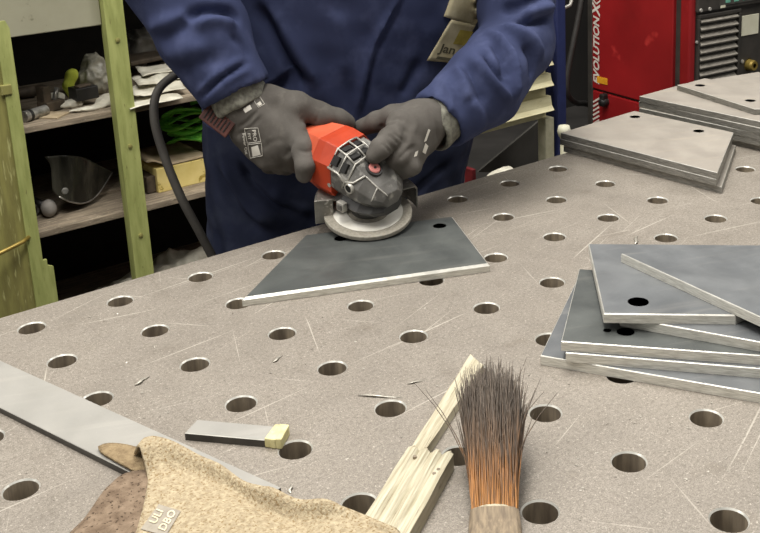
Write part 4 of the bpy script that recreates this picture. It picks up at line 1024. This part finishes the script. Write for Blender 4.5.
c = on(155, 300, ZB)
c = np.array([.62, 1.36, ZB])
blob('cloth_bundle', 'pale grey cloth bundle on the bottom shelf', 'bundle', 'white_cloth', [(c + [0, 0, .02], (.13, .10, .05)), (c + [.12, .02, .03], (.12, .10, .06)), (c + [-.09, -.02, .01], (.06, .08, .035))], .007, .009, 40, 61, ZB)

# ------------------------------------------------------------------ slatted cabinet behind the worker
mat('navy_post', '27305f', '1f2750', rough=.5, scale=20)
mat('cream_slat', 'd9d2ab', 'c4bc93', rough=.6, scale=8, stretch=(2, 10, 10), spots='a49c77', sscale=40, slo=.64, shi=.74)
mat('cream_leg', 'b9b59c', 'a09c84', rough=.6)
mat('grey_sheet', '4a4843', '3a3833', rough=.6, scale=10)
mat('red_dark', '7a1a20', '5d1318', rough=.6)
YC = .5
cabn = thing('slatted_cabinet', 'cabinet of cream slats with a navy post behind the worker', 'cabinet', (1.0, .62, -Z0))
MB().box((1.292, YC + .02, -.2), (.026, .05, 1.4)).build('post', 'navy_post', cabn, bevel=.003)
for z0, z1, y, tilt in ((.068, .042, 0, .006), (.047, .018, 0, .006), (-.002, -.028, 0, .006), (-.053, -.084, 0, .006), (.11, .08, 0, .006)):
    mb = MB(); x0, x1 = .70, 1.262
    mb.prism([(YC - .004, z1 + .010), (YC - tilt - .006, z1), (YC - tilt, z1 - .002), (YC + .012, z1 + .006), (YC + .012, z0), (YC, z0)], x0, x1)
    mb.v = [(z, x, y_) for x, y_, z in mb.v]; mb.build('slat', 'cream_slat', cabn, bevel=.001)
for z0, z1 in ((.018, -.004), (-.028, -.056), (-.084, -.103)):
    MB().box((.978, YC + .016, (z0 + z1) / 2), (.556, .012, z0 - z1)).build('recessed_slat', 'cream_slat', cabn, bevel=.001)
MB().box((.98, YC + .035, .25), (.56, .02, .7)).build('back_panel', 'cream_leg', cabn)
MB().box((1.255, YC + .01, -.5), (.026, .026, .795)).build('leg', 'cream_leg', cabn, bevel=.002)
MB().box((.75, YC + .01, -.5), (.026, .026, .795)).build('leg', 'cream_leg', cabn, bevel=.002)
mb = MB(); a = ony(543, 118, .62); b = ony(543, 175, .62); c = ony(478, 172, .62)
mb.add([a, b, c, a + [0, .006, 0], b + [0, .006, 0], c + [0, .006, 0]], [(0, 1, 2), (5, 4, 3), (0, 3, 4, 1), (1, 4, 5, 2), (2, 5, 3, 0)]); mb.build('brace_sheet', 'grey_sheet', cabn)
def boxat(x, y, Y, size, name, m, label, cat, rot=0):
    p = ony(x, y, Y); return single(MB().box(p, size, rot=rot), name, m, label, cat, bevel=.003)
fl_z = -Z0
p = ony(505, 176, .40); blob('white_sack', 'pale plastic sack standing under the cream slats', 'sack', 'white_cloth', [(np.array([p[0], p[1], p[2] - .02]), (.05, .04, .04)), (np.array([p[0] + .01, p[1], p[2] - .12]), (.07, .06, .10)), (np.array([p[0], p[1], (p[2] - .15 + fl_z) / 2]), (.08, .07, (p[2] - .1 - fl_z) / 2 + .02))], .008, .006, 40, 71, fl_z + .001)
for i, (x, y, lab) in enumerate(((470, 168, 'dark red steel stand under the slats close to the worker'), (497, 166, 'dark red steel stand under the slats beside the pale sack'))):
    p = ony(x, y, .74 + .03 * i); rs = thing('red_stand', lab, 'stand', (p[0], p[1], fl_z), 'dark red stands')
    MB().box((p[0], p[1], (p[2] + fl_z) / 2), (.012, .03, p[2] - fl_z)).build('upright', 'red_dark', rs, bevel=.002)
    MB().box((p[0], p[1] + .02, p[2] - .075), (.03, .05, .06), rot=.4).build('head_plate', 'red_dark', rs, bevel=.003)
    MB().box((p[0], p[1], fl_z + .01), (.07, .07, .02)).build('foot_plate', 'red_dark', rs, bevel=.003)

# ------------------------------------------------------------------ red welding machine
mat('welder_red', '941b1e', '7e1518', rough=.4, scale=5, spots='c43a36', sscale=14, slo=.66, shi=.8)
mat('welder_black', '33302c', '3f3b36', rough=.5, scale=30)
mat('louver_grey', '8d887e', '6f6a61', rough=.45, scale=30, stretch=(2, 10, 10))
mat('print_white', 'd8cfc4', 'c8bfb4', rough=.7)
mat('label_orange', 'e0a024', 'd09018', rough=.6)
mat('label_cream', 'd9d6c0', 'cbc8b0', rough=.6, scale=30)
mat('label_teal', '6fae98', '5f9c88', rough=.6)
mat('hose_black', '23211f', '302d2a', rough=.6)
th = math.radians(-6); e1 = np.array([math.cos(th), math.sin(th), 0]); e2 = np.array([-math.sin(th), math.cos(th), 0]); WO = np.array([1.733, .5, 0])
def wl(a, b, z): return WO + e1 * a + e2 * b + np.array([0, 0, z])
AX = [e1, e2, UP]
wm = thing('welding_machine', 'red welding machine with black louvered front and vertical white lettering', 'welding machine', tuple(wl(.2, .2, -Z0)))
def wbox(name, m, a0, a1, b0, b1, z0, z1, parent=wm, bevel=.003): return MB().box(wl((a0 + a1) / 2, (b0 + b1) / 2, (z0 + z1) / 2), (a1 - a0, b1 - b0, z1 - z0), ax=AX).build(name, m, parent, bevel=bevel)
wbox('body', 'welder_black', .006, .42, .012, .362, -.88, .30)
sp_ = wbox('side_panel', 'welder_red', -.004, .01, .055, .372, -.186, .30)
lp_ = wbox('lower_panel', 'welder_red', -.003, .01, .055, .372, -.86, -.192)
wbox('front_trim', 'welder_red', -.006, .016, -.004, .030, -.86, .30, bevel=.005)
wbox('rear_trim', 'welder_black', -.006, .02, .364, .385, -.86, .30)
for x, y in ((.05, .05), (.37, .05), (.05, .33), (.37, .33)): wbox('caster', 'dark_plastic', x - .03, x + .03, y - .03, y + .03, -.90, -.86, bevel=.012)
# front
ff = wbox('front_panel', 'welder_black', .012, .41, -.002, .014, -.84, .30)
fr = MB()
for a0, a1, z0, z1 in ((.018, .166, .052, .062), (.018, .024, -.42, .052), (.158, .166, -.42, .052)): fr.box(wl((a0 + a1) / 2, -.006, (z0 + z1) / 2), (a1 - a0, .010, z1 - z0), ax=AX)
fr.build('louver_frame', 'welder_black', wm, bevel=.002)
for i in range(22):
    z = .046 - i * .0192; an = .6
    ax_ = [e1, e2 * math.cos(an) + UP * math.sin(an), -e2 * math.sin(an) + UP * math.cos(an)]
    MB().box(wl(.091, -.006, z), (.130, .016, .006), ax=ax_).build('louver', 'louver_grey', wm, bevel=.0015)
cp = wbox('control_panel', 'welder_black', .012, .41, -.012, .0, .068, .20)
wbox('display', 'grey_sheet', .085, .39, -.0135, -.011, .078, .18, cp, 0)
for a_ in (.105, .135, .165, .20): wbox('display_mark', 'label_teal', a_, a_ + .016, -.0145, -.013, .083, .094, cp, 0)
wbox('display_mark', 'label_cream', .088, .104, -.0145, -.013, .072, .078, cp, 0)
for a_ in (.022, .052): MB().lathe([(0, .003), (.004, .003), (.005, 0)], 10, wl(a_, -.012, .074), [e1, UP, -e2]).build('screw', 'worn_silver', cp)
wbox('rating_plate', 'label_cream', .176, .238, -.004, -.001, -.012, .040, wm, .001)
sk = MB().lathe([(.006, .02), (.012, .02), (.014, .014), (.014, 0), (.017, 0), (.017, -.002)], 24, wl(.208, -.002, -.090), [e1, UP, -e2]).build('gas_socket', 'brass_rod', wm)
MB().lathe([(0, .012), (.0062, .012)], 16, wl(.208, -.002, -.090), [e1, UP, -e2]).build('socket_bore', 'dark_plastic', sk)
MB().lathe([(0, .004), (.005, .003), (.005, 0)], 10, wl(.183, -.002, -.078), [e1, UP, -e2]).build('screw', 'worn_silver', wm)
MB().lathe([(0, .004), (.004, .003), (.004, 0)], 10, wl(.016, -.006, -.005), [e1, UP, -e2]).build('screw', 'worn_silver', wm)
# side lettering, stripes, latch
def side_text(txt, b, z, size, parent, shear=0.25, name='lettering'):
    tv, tf = text_mesh(txt, .035, shear, 1.0)           # reads upwards
    V = [wl(-.0048, b, z) + UP * p[0] * size + e2 * p[1] * size for p in tv]
    return MB().add(V, tf).build(name, 'print_white', parent)
side_text('EVOLUTION', .347, -.078, .0335, sp_); side_text('X', .347, .035, .042, sp_)
for k in range(3):
    z = .058 + k * .012
    mb = MB()
    for s in (-1, 1): mb.box(wl(-.0048, .347 + s * .008, z), (.0006, .019, .004), ax=[e1, e2 * math.cos(s * .6) + UP * math.sin(s * .6), -e2 * math.sin(s * .6) + UP * math.cos(s * .6)])
    mb.build('chevron', 'print_white', sp_)
wbox('orange_label', 'label_orange', -.0052, -.004, .302, .345, -.166, -.148, sp_, 0)
for i in range(7):
    z = -.218 - i * .0125
    MB().box(wl(-.0042, .350, z), (.0008, .030, .005), ax=[e1, e2 * .85 - UP * .52, e2 * .52 + UP * .85]).build('stripe', 'print_white', lp_)
lt = wbox('latch', 'dark_plastic', -.022, -.002, .300, .318, -.226, -.190, lp_, .004)
MB().lathe([(0, .02), (.010, .02), (.013, .010), (.013, 0)], 16, wl(-.003, .309, -.214), [e2, UP, -e1]).build('latch_knob', 'dark_plastic', lp_, smooth=True)
# hose beside it
hp = [ony(583, -8, .9), ony(578, 20, .9), ony(572, 50, .9), ony(567, 78, .9), ony(568, 95, .9), ony(577, 103, .92), ony(592, 106, .98), ony(640, 130, 1.1)]
single(MB().tube(resample(hp, 40), .0085, 10), 'hanging_hose', 'hose_black', 'black hose hanging in a loop beside the red welding machine', 'hose', smooth=True)
c = ony(564, 131, .46); kp = thing('pipe_stub', 'pale capped pipe standing behind the table beside the navy post', 'pipe', (c[0], c[1], fl_z))
MB().tube([(c[0], c[1], fl_z), (c[0], c[1], c[2] - .012)], .009, 12).build('pipe', 'cream_leg', kp, smooth=True)
MB().lathe([(0, .014), (.012, .012), (.015, 0), (.012, -.012), (0, -.014)], 16, c).build('cap', 'label_cream', kp, smooth=True)
c = ony(562, 9, .55); wb = thing('wall_hook', 'small bent metal hook beside the navy post', 'hook', tuple(c))
MB().tube([c + np.array([-.03, 0, -.004]), c + np.array([.0, 0, 0]), c + np.array([.035, .01, .003]), c + np.array([.04, .01, .014])], .004, 8).build('hook', 'worn_silver', wb, smooth=True)

# ------------------------------------------------------------------ stand everything on the floor at z = 0
for o in list(COL.objects):
    if o.parent is None and o.type in ('MESH', 'EMPTY'): o.location.z += Z0
